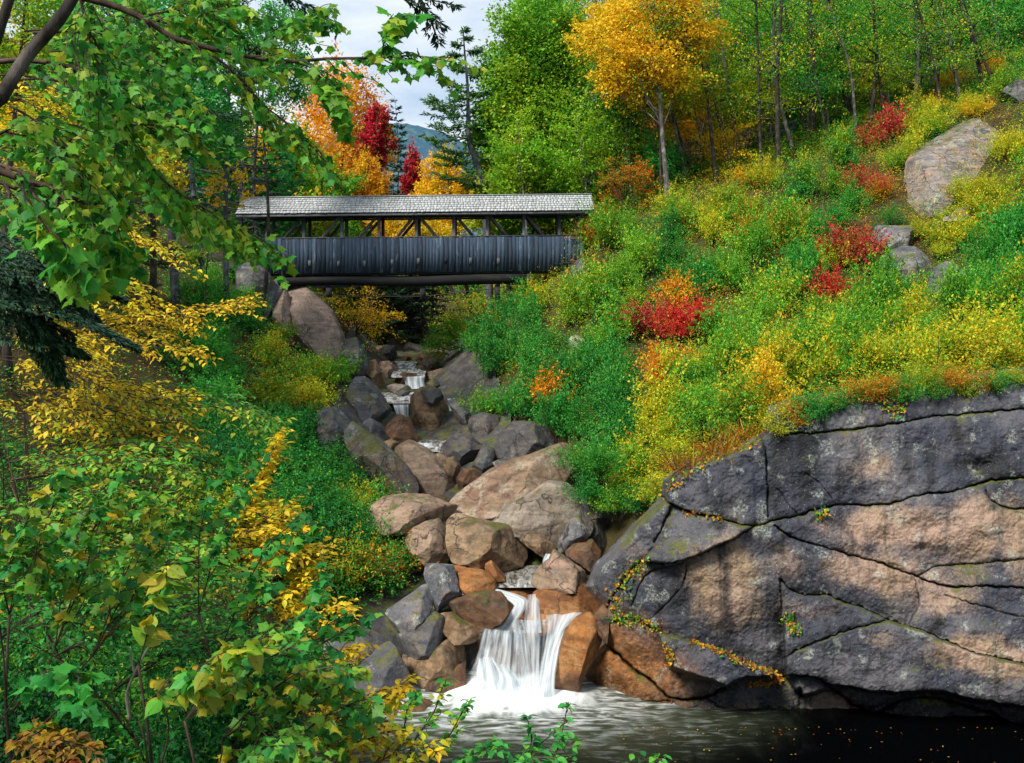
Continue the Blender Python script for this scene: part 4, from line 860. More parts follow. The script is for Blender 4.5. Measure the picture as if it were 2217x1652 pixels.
# ------------------------------------------------------------------ shrubs (meshes shared, several shapes)
def gen_shrub(seed, R, H, nl, ls, tm='rhomb', spiky=.3):
    rng = np.random.RandomState(seed); lv = Leaves(); ntw = nl // 14
    st = MB(); ns = 7
    heads = []
    for i in range(ns + 14):
        an = rng.uniform(0, 2 * PI); rr = R * rng.uniform(.05, .9); h = H * rng.uniform(.4, 1.08) * (1 - .35 * (rr / R) ** 2)
        heads.append([rr * math.cos(an), rr * math.sin(an), h])
    heads = np.array(heads)
    for h in heads[:ns + 2]: st.tube(curve(np.array([h[0] * .15, h[1] * .15, -.1]), h * .93, 6, -.05, .05, rng), np.linspace(.018, .005, 6) * H, 4)
    k = rng.randint(0, len(heads), ntw); t = rng.uniform(.25, 1.0, ntw) ** .7
    b = heads[k] * t[:, None] * np.array([1, 1, 1.]); b[:, 0:2] += rng.normal(0, .07 * R, (ntw, 2))
    dr = nrm(np.stack([rng.normal(0, .7, ntw), rng.normal(0, .7, ntw), rng.normal(.85, .5, ntw)], 1) + .5 * nrm(heads[k] * [1, 1, .1]))
    L = R * rng.uniform(.26, .72, ntw); L = np.where(rng.rand(ntw) < spiky * .25, L * 1.7, L)
    cl = np.clip(.5 + .55 * fbm(b / R * 1.6 + seed, 2, seed), 0, 1)
    m = 14; tt = rng.uniform(.15, 1.05, (ntw, m)); P = b[:, None] + dr[:, None] * (tt * L[:, None])[..., None]
    P[..., 2] -= .12 * L[:, None] * tt ** 2; P = P + rng.normal(0, .035 * R, P.shape)
    ax = nrm(dr[:, None] * .6 + rng.normal(0, .7, P.shape) + [0, 0, -.15]); up = nrm(rng.normal(0, .45, P.shape) + [0, 0, 1.])
    r = np.clip(.42 * cl[:, None] + .58 * rng.rand(ntw, m), 0, 1)
    lv.add(P.reshape(-1, 3), ax.reshape(-1, 3), up.reshape(-1, 3), (ls * rng.uniform(.65, 1.25, (ntw, m))).ravel(), r.ravel(), rng.rand(ntw * m))
    return lv.mesh('foliage', tm), st.mesh('stem')
SH = [gen_shrub(11 + i, 1.0, 1.0 + .25 * (i % 3), 3300, .074, 'beech' if i % 2 else 'rhomb') for i in range(7)]
SHF = [gen_shrub(51 + i, 1.0, 1.25, 2600, .082, 'beech', .6) for i in range(3)]   # looser, upright
SHN = [gen_shrub(71 + i, 1.0, 1.1, 3600, .062, 'beech', .4) for i in range(4)]   # finer leaves, nearer plants
def inst(me, name, mat, parent, link=True):
    o = bpy.data.objects.new(name, me); COL.objects.link(o); o.parent = parent
    if not me.materials: me.materials.append(mat)
    o.material_slots[0].link = 'OBJECT'; o.material_slots[0].material = mat
    return o
MARKS = []      # landmark (photo x, y, words)
SHRUBS = []
def shrub(p, R, H, pal, rng, fam=SH, name='shrub', group='shrubs on the banks', label=None, yaw=None):
    root = bpy.data.objects.new(name, None); COL.objects.link(root); root.location = [float(v) for v in p]; root.empty_display_size = .2
    root.rotation_euler = (rng.normal(0, .06), rng.normal(0, .06), rng.uniform(0, 6.28)); root.scale = (R, R, H)
    if pal in ('red', 'crimson', 'orange') and fam is SH: fam = SHF
    f, s = fam[rng.randint(len(fam))]
    inst(f, 'foliage', M['leaf_' + pal], root); inst(s, 'stem', M['twig'], root)
    root['category'] = 'shrub'; root['group'] = group
    if label: tag(root, label)
    else: SHRUBS.append((root, pal, 1108 + p[0] / p[1] * F, HY - (p[2] + .6 * H - EZ) / p[1] * F))
    return root

# colour spots on the right bank, in photo units: x, y, radius, palette
SPOTS = [(1890,290,55,'crimson'),(1950,262,42,'crimson'),(1845,345,30,'red'),(1850,590,52,'crimson'),(1795,660,34,'red'),(1752,402,26,'crimson'),(1878,412,30,'crimson'),(1415,705,38,'crimson'),(1195,690,22,'red'),(985,800,34,'red'),
 (1500,565,52,'orange'),(1505,730,48,'red'),(1480,690,30,'orange'),(1395,830,60,'orange'),(1440,770,40,'yellow'),(1163,555,36,'orange'),(1185,890,34,'orange'),(1160,940,26,'orange'),(1345,455,60,'rust'),(1290,490,40,'rust'),(1530,425,40,'rust'),(1640,520,34,'rust'),(1720,470,34,'rust'),(1110,755,36,'rust'),(1010,700,30,'rust'),(1560,640,45,'rust'),
 (1150,800,120,'green'),(1090,700,80,'green'),(1270,1010,90,'green'),(1300,870,80,'green'),(1460,600,80,'green'),(1820,500,75,'lush'),(1700,600,60,'lush'),(2170,560,80,'lush'),(2150,650,60,'lush'),(1350,1090,60,'yellow-green'),
 (2060,220,110,'golden'),(2000,290,80,'yellow'),(2150,330,70,'yellow'),(2130,450,90,'yellow'),(2080,520,60,'yellow'),(1640,880,70,'yellow'),(1560,900,60,'lime'),(1450,960,60,'yellow'),(1410,1000,40,'golden'),(1670,950,45,'golden'),
 (1750,760,110,'yellow-green'),(1900,700,140,'lime'),(2060,680,140,'lime'),(1640,760,90,'lime'),(1600,650,80,'lime'),(1330,590,100,'lime'),(1420,640,80,'yellow-green'),(1950,800,80,'yellow'),(2100,780,80,'yellow'),(1780,820,60,'yellow'),(2190,730,60,'yellow-green'),(1560,320,40,'orange'),(1570,385,45,'golden'),(1240,520,24,'yellow'),(1255,560,30,'lime')]
def palette_at(x, y, rng, base):
    c = [(math.hypot(x - a, y - b) / r, p) for a, b, r, p in SPOTS if math.hypot(x - a, y - b) < r * 1.05]
    if c: return min(c)[1] if rng.rand() < .85 else min(c, key=lambda q: q[0])[1]
    return base[rng.randint(len(base))]
RB = [(1000,745),(985,800),(1010,880),(1090,935),(1215,965),(1230,1040),(1300,1090),(1440,1060),(1500,1000),(1680,960),(1700,885),(2000,845),(2260,810),(2260,90),(2120,160),(1960,250),(1800,330),(1640,385),(1500,420),(1400,440),(1290,475),(1245,530),(1222,570),(1175,630),(1130,660),(1060,690)]
HOLES = [(1950,450,55),(2010,400,58),(2080,330,52),(2150,285,48),(2110,380,40),(1935,510,62),(1990,575,62),(2070,600,60),(2050,480,36),(1460,392,44),(1540,372,44),(1620,348,44),(1695,325,40),(1240,745,26),(1255,590,30),(1300,650,18)]
def scatter(poly, step, base, rng, rad, hgt, fam=SH, jit=.5, dn=1., group='shrubs on the banks', holes=(), dmax=120, sink=.12, name='shrub'):
    poly_a = np.array(poly); x0, y0 = poly_a.min(0); x1, y1 = poly_a.max(0); out = []
    y = y0; row = 0
    while y < y1:
        x = x0 + (row % 2) * step * .5
        while x < x1:
            px_, py_ = x + rng.uniform(-1, 1) * step * jit, y + rng.uniform(-1, 1) * step * jit
            x += step
            if not poly_mask(np.array([[px_]]), np.array([[py_]]), poly)[0, 0]: continue
            if any(math.hypot(px_ - a, py_ - b) < r for a, b, r in holes): continue
            h = hit(px_, py_ + 14)
            if h is None or h[1] > dmax: continue
            s = rng.uniform(*rad) * dn
            h = h - [0, 0, sink]
            out.append(shrub(h, s, s * rng.uniform(*hgt), palette_at(px_, py_, rng, base), rng, fam, group=group, name=name))
        y += step * .8; row += 1
    return out
rng = np.random.RandomState(7)
scatter(RB, 64, ['lime', 'yellow-green', 'yellow-green', 'green', 'mixed', 'yellow'], rng, (.85, 1.25), (.95, 1.65), holes=HOLES, group='shrubs on the right bank')
# left bank bushes
LB1 = [(400,660),(470,650),(560,690),(640,740),(700,770),(760,830),(735,890),(600,905),(420,900),(360,800)]
SPOTS_L = [(700,820,50,'lime'),(640,800,50,'yellow-green'),(590,770,50,'yellow-green'),(470,760,120,'lush'),(560,860,80,'mixed'),(660,860,50,'yellow'),(560,660,36,'lime'),(585,690,25,'yellow-green'),(420,560,40,'yellow-green'),(440,620,40,'lime'),(760,1150,35,'rustgreen'),(840,1200,60,'rustgreen'),(780,1230,45,'rust'),(900,1230,40,'rust'),(870,1290,46,'rustgreen'),(640,1100,90,'green'),(790,1110,30,'yellow'),(560,960,90,'green')]
SPOTS = SPOTS + SPOTS_L
scatter(LB1, 62, ['lush', 'green', 'mixed'], rng, (1.0, 1.35), (.75, 1.1), SH, group='shrubs on the left bank')
LB2 = [(440,930),(600,920),(700,960),(760,1030),(800,1080),(840,1160),(900,1210),(915,1270),(880,1320),(780,1340),(650,1300),(520,1250),(430,1100)]
scatter(LB2, 58, ['green', 'lush', 'rustgreen', 'darkgreen', 'mixed'], rng, (.95, 1.3), (.8, 1.15), SHN, group='shrubs on the left bank')
LB3 = [(380,520),(440,500),(500,560),(560,640),(590,700),(560,730),(400,690)]
scatter(LB3, 60, ['lime', 'green', 'yellow-green'], rng, (.6, .9), (.9, 1.3), SHF, group='shrubs on the left bank')

for x, y, pal, r in ((1280,1060,'green',.8),(1330,1085,'yellow-green',.8),(1385,1085,'rustgreen',.75),(1300,1010,'lush',.9),(1425,1055,'yellow',.7),(1250,1000,'green',.8)):
    D = 26.4 - (x - 1250) * .008; p_ = at(x, y, D); p_[2] = max(p_[2] - .5, float(ground(p_[0], D)) - .1); shrub(p_, r, r * 1.0, pal, rng, SHN, group='shrubs on the right bank')
for x, y, pal, r in ((1925,480,'green',.6),(1985,505,'yellow',.6),(2060,478,'yellow-green',.65),(2140,420,'yellow',.7),(1895,425,'rust',.7),(1900,520,'green',.6),(2195,330,'yellow',.8),(1950,350,'yellow',.8),(2010,290,'lime',.8),(2090,245,'yellow',.8),(2030,545,'yellow',.5),(2110,610,'lime',.7),(1900,590,'lush',.7)):
    h = hit(x, y + 12); shrub(h - [0, .3, .1], r, r * 1.2, pal, rng, SHN, group='shrubs on the right bank')
for i, x in enumerate(range(1690, 2260, 34)):      # plants hanging over the cliff top
    y = np.interp(x, [1700, 1760, 1900, 2260], [905, 868, 842, 800]); p_ = cliff_pt((x - 1255.8) / .5081, (y + rng.uniform(14, 40) - 812.6) / .5081) + [0, .05, -.1]; r = rng.uniform(.42, .7)
    shrub(p_ - [0, 0, .1], r, r * rng.uniform(.8, 1.1), ['yellow', 'rust', 'green', 'yellow-green', 'rustgreen', 'rust'][i % 6], rng, SHN, group='shrubs on the right bank')
# label the shrubs by colour, nearest landmark and order
WORDS = {'green': 'deep green', 'lush': 'fresh green', 'yellow-green': 'yellow green', 'lime': 'lime green', 'yellow': 'yellow', 'golden': 'golden', 'orange': 'orange', 'rust': 'rusty', 'red': 'bright red', 'crimson': 'crimson', 'mixed': 'green and orange', 'rustgreen': 'red flecked green', 'sunlime': 'sunny lime', 'darkgreen': 'dark green'}
MARKS = [(1230,540,'by the right end of the bridge'),(1110,640,'below the right end of the bridge'),(1350,470,'on the russet slope'),(1580,380,'below the walkway railing'),(1850,330,'uphill of the railing'),(2050,380,'around the great slab'),(1980,560,'beside the square blocks'),(2150,640,'right of the square blocks'),(1880,840,'on the cliff top edge'),(2130,820,'over the cliff at right'),(1560,940,'on the left cliff shoulder'),(1300,1040,'above the pale worn slab'),(1150,930,'over the leafy boulder'),(1010,800,'beside the upper stream'),(1180,760,'above the shady crevice'),(1350,760,'mid right bank'),(1550,620,'below the orange thicket'),(1750,620,'left of the square blocks'),(1700,760,'high above the cliff'),(1950,700,'below the square blocks'),(2100,220,'at the upper right edge'),
 (660,830,'beside the tan bridge slab'),(480,780,'behind the beech boughs'),(560,680,'under the dark stack'),(420,580,'among the spruce trunks'),(640,1000,'below the lilac ledge'),(820,1240,'above the main fall'),(700,1150,'left of the flat pink boulder'),(540,1180,'behind the yellow saplings'),(540,980,'above the yellow saplings')]
def ordinal(i, n):
    w_ = ['leftmost', 'second', 'third', 'fourth', 'fifth', 'sixth', 'seventh', 'eighth', 'ninth', 'tenth', 'eleventh', 'twelfth', 'thirteenth', 'fourteenth', 'fifteenth']
    if i == 0: return 'leftmost of the'
    if i == n - 1: return 'rightmost of the'
    return (w_[i] if i < len(w_) else str(i + 1) + 'th') + ' from left of the'
def name_shrubs():
    g = {}
    for o, pal, x, y in SHRUBS:
        mk = min(MARKS, key=lambda m: math.hypot(m[0] - x, (m[1] - y) * 1.2))[2]
        g.setdefault((pal, mk), []).append((x, o))
    for (pal, mk), l in g.items():
        l.sort(key=lambda q: q[0])
        for i, (x, o) in enumerate(l):
            tag(o, ('%s leaved shrub %s' % (WORDS[pal], mk)) if len(l) == 1 else ('%s %s shrubs %s' % (ordinal(i, len(l)), WORDS[pal], mk)))
name_shrubs()

# ------------------------------------------------------------------ low growth and litter that nobody could count
def ground_cover():
    rng = np.random.RandomState(3)
    def patch(n, x0, x1, y0, y1, keep, ls, hmax, name, mat, label, m=13, sel=None, spread=.14):
        x = rng.uniform(x0, x1, n); y = y0 + (y1 - y0) * rng.rand(n) ** 1.35; k = keep(x, y); x, y = x[k], y[k]
        if sel is not None:
            f = fbm(np.stack([x * .38, y * .38, x * 0], -1), 2, 12) + rng.normal(0, .12, len(x)); k = (f > sel[0]) & (f <= sel[1]); x, y = x[k], y[k]
        z = ground(x, y); n = len(x); h = hmax * rng.uniform(.25, 1., n) ** 1.3
        lean = rng.normal(0, .22, (n, 2)); t = rng.uniform(.1, 1., (n, m)) ** .8
        P = np.stack([x[:, None] + lean[:, :1] * t * h[:, None], y[:, None] + lean[:, 1:] * t * h[:, None], z[:, None] + t * h[:, None]], -1) + rng.normal(0, 1, (n, m, 3)) * [spread, spread, .05]
        P = P.reshape(-1, 3); n = len(P); lv = Leaves(); a = nrm(rng.normal(0, 1, (n, 3)) * [1, 1, .45] + [0, 0, -.1]); u = nrm(rng.normal(0, .45, (n, 3)) + [0, 0, 1.])
        lv.add(P, a, u, ls * rng.uniform(.6, 1.3, n), np.clip(.5 + .5 * fbm(P * .8, 2, 8) + rng.normal(0, .25, n), 0, 1), rng.rand(n))
        o = put(name, lv.mesh(name, 'rhomb'), M[mat]); o['kind'] = 'stuff'; o['label'] = label
    hol = np.array([[h_[0], h_[1], h_[2] * .38] for h_ in HOLES[:9]], float)
    def right(x, y):
        g = ground(x, y, False); px_ = CX + x / y * F; py_ = HY - (g - EZ) / y * F
        k = (g > np.interp(y, [20, 24, 28, 36, 45, 60], [3, 3.2, 3.6, 4.9, 7.1, 8.5])) & (x > -2)
        for a, b, r in hol: k &= np.hypot(px_ - a, py_ - b) > r
        return k
    def left(x, y): return (ground(x, y, False) > np.interp(y, [5, 20, 24, 36, 45, 60], [.8, 1.4, 2.2, 5.2, 7.6, 9.])) & (x < 0) & ~((y > 41) & (y < 47) & (x > -11.5))
    for pal, sel, n in (('lime', (-9, -.16), 7000), ('green', (-.16, 0), 7000), ('yellow-green', (0, .16), 7000), ('yellow', (.16, 9), 7000)):
        patch(int(n * 2.6), -2, 32, 22.8, 51, right, .07, 1.15, 'undergrowth', 'leaf_' + pal, 'low %s growth covering the right bank between the shrubs' % WORDS[pal], sel=sel, spread=.11, m=18)
    patch(2200, -2, 32, 22.8, 51, right, .10, .7, 'undergrowth', 'leaf_rust', 'scattered russet growth on the right bank')
    patch(9000, -2, 32, 23, 62, right, .10, .05, 'fallen_leaves', 'leaf_litter', 'orange and brown leaves lying on the right bank', m=4, spread=.4)
    patch(9000, 3, 45, 49, 62, right, .13, 1.1, 'undergrowth', 'leaf_green', 'deep green growth on the floor of the hillside wood')
    patch(5200, -15, -3.2, 7.5, 19, left, .062, 1.0, 'undergrowth', 'leaf_lush', 'fresh green growth under the beeches on the near left bank')
    patch(9000, -24, 0, 7, 60, left, .075, .7, 'undergrowth', 'leaf_green', 'low deep green growth covering the left bank')
    patch(3000, -24, 0, 9, 60, left, .085, .6, 'undergrowth', 'leaf_yellow-green', 'scattered yellow green growth on the left bank')
    patch(3000, -24, 0, 7, 60, left, .085, .05, 'fallen_leaves', 'leaf_litter', 'yellow and brown leaves lying on the left bank', m=4, spread=.4)
    patch(9000, -60, 60, 58, 125, lambda x, y: (np.abs(x + 6) > 3), .4, 2.2, 'undergrowth', 'leaf_mixed', 'woodland floor growth beyond the bridge', m=9, spread=.6)
ground_cover()
def cliff_litter():
    rng = np.random.RandomState(5); lv = Leaves(); gv = Leaves()
    for pts, n, w, g in (([(470,1135),(600,1182),(720,1232),(850,1280)], 420, 5, .15), ([(720,1315),(800,1312),(850,1302)], 130, 5, 0.), ([(350,1150),(375,1200),(380,1240)], 110, 9, .1), ([(430,590),(520,598),(600,615)], 60, 6, .1), ([(130,1000),(200,860),(260,795)], 240, 18, .6),
                     ([(345,500),(480,400),(640,320),(760,270)], 300, 12, .3), ([(820,140),(1100,85),(1400,45),(1900,-20)], 700, 14, .35), ([(130,1040),(230,1040),(330,1085)], 220, 12, .75), ([(1000,590),(1040,595)], 60, 9, .95), ([(1290,120),(1360,150)], 130, 22, .8), ([(870,1040),(920,1090)], 120, 16, .9)):
        L = smooth_line(pts, 20); i = rng.randint(0, len(L), n); p = L[i] + rng.normal(0, w, (n, 2))
        for (x, y) in p:
            P = cliff_pt(x, y) + [0, -.06 - .05 * rng.rand(), .03]
            a = nrm(rng.normal(0, 1, 3)); u = nrm(rng.normal(0, .5, 3) + [0, -.6, .6])
            (gv if rng.rand() < g else lv).add(P[None], a[None], u[None], .085 * rng.uniform(.6, 1.3), rng.rand(1), rng.rand(1))
    o = put('fallen_leaves', lv.mesh('fallen_leaves', 'rhomb'), M['leaf_litter']); o['kind'] = 'stuff'; o['label'] = 'rusty leaves lodged on the ledges of the cliff'
    o = put('crevice_plants', gv.mesh('crevice_plants', 'rhomb'), M['leaf_yellow-green']); o['kind'] = 'stuff'; o['label'] = 'moss and small plants growing in the cliff cracks'
    # leaves afloat and on the wet stones
    n = 150; x = 2.2 + 10 * rng.rand(n) ** 1.3; y = 19.9 - 2.8 * rng.rand(n) ** 2; lv = Leaves()
    lv.add(np.stack([x, y, np.full(n, .05)], 1), nrm(rng.normal(0, 1, (n, 3)) * [1, 1, .05]), np.array([0, 0, 1.]), .05 * rng.uniform(.6, 1.2, n), rng.rand(n), rng.rand(n))
    o = put('floating_leaves', lv.mesh('floating_leaves', 'rhomb'), M['leaf_litter']); o['kind'] = 'stuff'; o['label'] = 'small leaves afloat on the dark pool'
cliff_litter()
def boulder_litter():
    rng = np.random.RandomState(25); lv = Leaves()
    for o in [o for o in COL.objects if o.name.startswith('boulder') and o.type == 'MESH']:
        n = len(o.data.vertices); co = np.zeros(n * 3); o.data.vertices.foreach_get('co', co); co = co.reshape(-1, 3); no = np.zeros(n * 3); o.data.vertices.foreach_get('normal', no); no = no.reshape(-1, 3)
        leafy = 'leaf' in o['label'] or 'leaves' in o['label']
        k = np.flatnonzero((no[:, 2] > .45)); 
        if not len(k): continue
        k = rng.choice(k, min(len(k), 90 if leafy else 9)); P = co[k] + np.array(o.location) + no[k] * .02 + rng.normal(0, .05, (len(k), 3)) * [1, 1, .1]
        lv.add(P, nrm(rng.normal(0, 1, (len(k), 3)) * [1, 1, .2]), nrm(no[k] + rng.normal(0, .25, (len(k), 3))), .07 * rng.uniform(.6, 1.2, len(k)), rng.rand(len(k)), rng.rand(len(k)))
    o = put('fallen_leaves', lv.mesh('fallen_leaves', 'rhomb'), M['leaf_litter']); o['kind'] = 'stuff'; o['label'] = 'fallen orange leaves lying on the boulders'
boulder_litter()
def shade_wood():  # unseen leaf sprays added overhead to cast shade on the near left bank
    rng = np.random.RandomState(27); lv = Leaves()
    for _ in range(60):
        c = np.array([rng.uniform(-14, -5.5), rng.uniform(-10, -2), rng.uniform(13, 18)]); n = 60; P = c + rng.normal(0, 1, (n, 3)) * [.8, .8, .25]
        lv.add(P, nrm(rng.normal(0, 1, (n, 3))), nrm(rng.normal(0, .5, (n, 3)) + [0, 0, 1.]), .28 * rng.uniform(.6, 1.2, n), rng.rand(n), rng.rand(n))
    o = put('far_or_shade_wood', lv.mesh('far_or_shade_wood', 'beech'), M['leaf_green']); o['kind'] = 'stuff'; o['label'] = 'canopy of the left bank wood over the viewpoint'
shade_wood()
def grass_tufts():
    rng = np.random.RandomState(15); lv = Leaves()
    for q, x, y, n in ((8,1440,1185,160),(8,1340,1120,120),(4,600,330,200),(4,450,390,160),(4,720,270,150)):
        X, Y = Q[q](x, y); h = hit(X, Y) if q != 4 else None
        p = h if h is not None else cliff_pt(x, y)
        if q == 2: p = at(X, Y, 33.)
        P = p + rng.normal(0, 1, (n, 3)) * [.3, .25, .05]
        lv.add(P, nrm(rng.normal(0, .5, (n, 3)) + [0, -.35, .55]), rng.normal(0, 1, (n, 3)), rng.uniform(.3, .6, n), rng.rand(n), rng.rand(n))
    V, Fs = TM['needle']; o = put('dry_grass', lv.mesh('dry_grass', 'needle'), M['leaf_dryfern']); o['kind'] = 'stuff'; o['label'] = 'dry grass and fern hanging over the rocks'
grass_tufts()

# ------------------------------------------------------------------ trees
def trunk_path(base, top, n=10, wig=.02, rng=np.random): return curve(np.asarray(base, float), np.asarray(top, float), n, 0, wig, rng)
def gen_crown(seed, nspray, per, ls, flat=.35, env='oval', tm='rhomb', spray=.16, gap=-.28):
    """unit crown: x,y in -1..1, z in 0..1"""
    rng = np.random.RandomState(seed); c = np.zeros((0, 3))
    while len(c) < nspray:
        p = rng.uniform(-1, 1, (nspray * 3, 3)); p[:, 2] = p[:, 2] * .5 + .5; r = np.hypot(p[:, 0], p[:, 1])
        if env == 'oval': lim = np.sqrt(np.maximum(0, 1 - ((p[:, 2] - .45) / .56) ** 2))
        elif env == 'tall': lim = .95 * np.maximum(0, 1 - np.abs(p[:, 2] - .35) / .66) ** .6
        else: lim = 1 - .25 * p[:, 2]
        lim = lim * (.75 + .5 * vnoise(p * [2.3, 2.3, 4] + seed))
        ok = (r < lim) & (vnoise(p * [2.6, 2.6, 5] + seed * 3.1) > gap) & ((r > lim * .45) | (rng.rand(len(p)) > .55))
        c = np.concatenate([c, p[ok]])
    c = c[:nspray]
    lv = Leaves()
    dr = nrm(np.stack([c[:, 0], c[:, 1], np.full(len(c), .15)], 1) + rng.normal(0, .35, c.shape))
    sd = nrm(np.cross(dr, [0, 0, 1.]))
    t = rng.uniform(-1, 1, (nspray, per)); s = rng.normal(0, .55, (nspray, per)) * (1 - .5 * np.abs(t))
    SP = spray * rng.uniform(.7, 1.4, (nspray, 1))
    P = c[:, None] + dr[:, None] * (t * SP)[..., None] + sd[:, None] * (s * SP)[..., None]
    P[..., 2] += rng.normal(0, .02, (nspray, per)) - .06 * SP * (t ** 2)
    cl = np.clip(.5 + .6 * fbm(c * 2.2 + seed, 2, seed), 0, 1)
    r = np.clip(.6 * cl[:, None] + .4 * rng.rand(nspray, per), 0, 1)
    ax = nrm(dr[:, None] + rng.normal(0, .7, P.shape) + [0, 0, -.25]); up = nrm(rng.normal(0, flat, P.shape) + [0, 0, 1.])
    lv.c = c
    return P.reshape(-1, 3), ax.reshape(-1, 3), up.reshape(-1, 3), r.ravel(), rng.rand(nspray * per), ls * rng.uniform(.7, 1.25, nspray * per), c
CROWN = {}
def tree(dx, D, top_y, crown, pal, label, base_dx=None, seed=1, nspray=420, per=42, ls=.16, bark='bark', r0=.16, name='deciduous_tree', env='oval', group='autumn trees on the slopes', low=None, limbs=16, cr=None, cat='tree', flat=.8, tm='rhomb', base_z=None, spray=.16, gap=-.28):
    """crown = photo box (x0, y0, x1, y1) at depth D; the trunk stands on the ground"""
    rng = np.random.RandomState(seed); bx = (base_dx if base_dx is not None else dx)
    X = (bx - CX) / F * D; g = float(ground(X, D)) if base_z is None else base_z
    base = np.array([X, D, g - .2])
    x0, y0, x1, y1 = crown; k = D / F; c0 = at((x0 + x1) / 2, y1, D); hw = (x1 - x0) / 2 * k; hh = (y1 - y0) * k
    depth = cr if cr is not None else hw * .9
    P, ax, up, r, v, sz, c = gen_crown(seed, nspray, per, ls, flat, env, spray=spray, gap=gap)
    S = np.array([hw, depth, hh]); c0 = c0 + [0, depth * .45, 0]; P = P * S + c0; cw = c * S + c0
    root = empty(name, base + [0, 0, .2], label, cat, group); org = np.array(root.location)
    lv = Leaves(); lv.add(P, ax, up, sz, r, v)
    put('crown', lv.mesh('crown', tm, org), M['leaf_' + pal], root)
    top = c0 + [0, 0, hh * .92]; top = np.array([(dx - CX) / F * D if base_dx is not None else top[0] * .6 + X * .4, D, top[2]])
    tp = trunk_path(base, top, 14, .015, rng); m = MB(); m.tube(tp, np.linspace(r0, r0 * .18, 14) * (1 + .35 * np.exp(-np.arange(14) * .9)), 8)
    for i in rng.permutation(len(cw))[:limbs]:
        q_ = cw[i]; h = q_[2] - rng.uniform(.15, .45) * hh; f = np.clip((h - base[2]) / (top[2] - base[2]), .25, .92); j = f * 13
        a = tp[int(j)] * (1 - j % 1) + tp[min(int(j) + 1, 13)] * (j % 1)
        m.tube(curve(a, q_, 7, -.06, .04, rng), np.linspace(r0 * .42 * (1.1 - f), r0 * .07, 7), 5)
    m.build('trunk', M[bark], root, org, smooth=True)
    return root
def spruce(base, top, R, seed, label, pal='spruce', low=.12, nb=None, r0=.13, bark='sprucebark', name='spruce_tree', group='dark spruces', dens=1., ls=.24, droop=.25, bare=0.):
    rng = np.random.RandomState(seed); base = np.asarray(base, float); top = np.asarray(top, float); H = np.linalg.norm(top - base)
    root = empty(name, base + [0, 0, .15], label, 'tree', group); org = np.array(root.location)
    tp = trunk_path(base, top, 14, .012, rng); m = MB(); m.tube(tp, np.linspace(r0, r0 * .12, 14), 7)
    lv = Leaves(); h = low
    while h < .985:
        j = h * 13; a = tp[int(j)] * (1 - j % 1) + tp[min(int(j) + 1, 13)] * (j % 1)
        for _ in range(rng.randint(4, 7)):
            an = rng.uniform(0, 2 * PI); L = R * ((1 - h) ** .75) * rng.uniform(.65, 1.15) + .12
            up_ = .25 * h - droop * (1 - h)
            b = a + np.array([math.cos(an) * L, math.sin(an) * L, L * up_])
            c = curve(a, b, 6, .05, .03, rng); c[-1, 2] += .06 * L
            m.tube(c, np.linspace(.02 + .012 * L, .005, 6), 4, cap=False)
            if rng.rand() < bare * (1 - h): continue
            n = int(max(10, L * 34 * dens)); t = rng.uniform(.18, 1.02, n) ** .8; jj = np.clip(t * 5, 0, 4.99); i0 = jj.astype(int); f = (jj - i0)[:, None]
            p = c[i0] * (1 - f) + c[i0 + 1] * f; d = nrm(c[i0 + 1] - c[i0]); s = nrm(np.cross(d, [0, 0, 1.])) * rng.choice([-1, 1], n)[:, None]
            off = rng.uniform(0, .30, n)[:, None] * L * (1.1 - t)[:, None]
            p = p + s * off + [0, 0, -.04] * off * 3 + rng.normal(0, .03, (n, 3))
            lv.add(p, nrm(d * .8 + s * .9 + rng.normal(0, .25, (n, 3)) + [0, 0, -.12]), nrm(rng.normal(0, .3, (n, 3)) + [0, 0, 1.]), ls * rng.uniform(.6, 1.3, n), np.clip(rng.normal(.4, .25, n) + .25 * t, 0, 1), rng.rand(n))
        h += rng.uniform(.5, .8) / H * (1.2 if H > 12 else .8)
    put('crown', lv.mesh('crown', 'sprig', org), M['leaf_' + pal], root)
    m.build('trunk', M[bark], root, org, smooth=True)
    return root
def gpt(dx, D): 
    X = (dx - CX) / F * D; return np.array([X, D, float(ground(X, D)) - .1])
# behind the bridge
tree(715, 74, 0, (580,135,860,480), 'amber', 'tall orange tree behind the left of the bridge', seed=3, nspray=760, ls=.24, name='maple_tree', base_dx=740)
tree(600, 66, 0, (520,270,700,470), 'yellow-green', 'yellow green tree behind the left end of the bridge roof', seed=4, nspray=380, ls=.2)
tree(815, 70, 0, (772,222,856,345), 'crimson', 'crimson maple behind the bridge, beside the orange tree', seed=5, nspray=240, ls=.24, name='maple_tree', env='tall')
tree(893, 68, 0, (862,304,922,450), 'crimson', 'small crimson maple between the spruces behind the bridge', seed=6, nspray=150, ls=.2, name='maple_tree', env='tall')
tree(690, 60, 0, (600,340,790,520), 'lime', 'lime green tree just over the left half of the bridge roof', seed=7, nspray=380, ls=.18)
tree(800, 62, 0, (735,330,850,520), 'amber', 'golden tree over the bridge roof below the orange tree', base_dx=700, seed=8, nspray=300, ls=.18)
tree(960, 61, 0, (880,325,1040,530), 'golden', 'broad golden tree behind the middle of the bridge', base_dx=1030, seed=9, nspray=460, ls=.18)
tree(1070, 58, 0, (1010,300,1150,520), 'yellow', 'yellow tree behind the right half of the bridge', seed=10, nspray=380, ls=.17)
tree(880, 57, 0, (790,440,990,560), 'golden', 'low golden tree seen through the bridge openings', base_dx=1040, seed=12, nspray=320, ls=.15)
tree(700, 56, 0, (590,440,800,560), 'yellow-green', 'low yellow green tree seen through the left bridge openings', base_dx=640, seed=13, nspray=320, ls=.15)
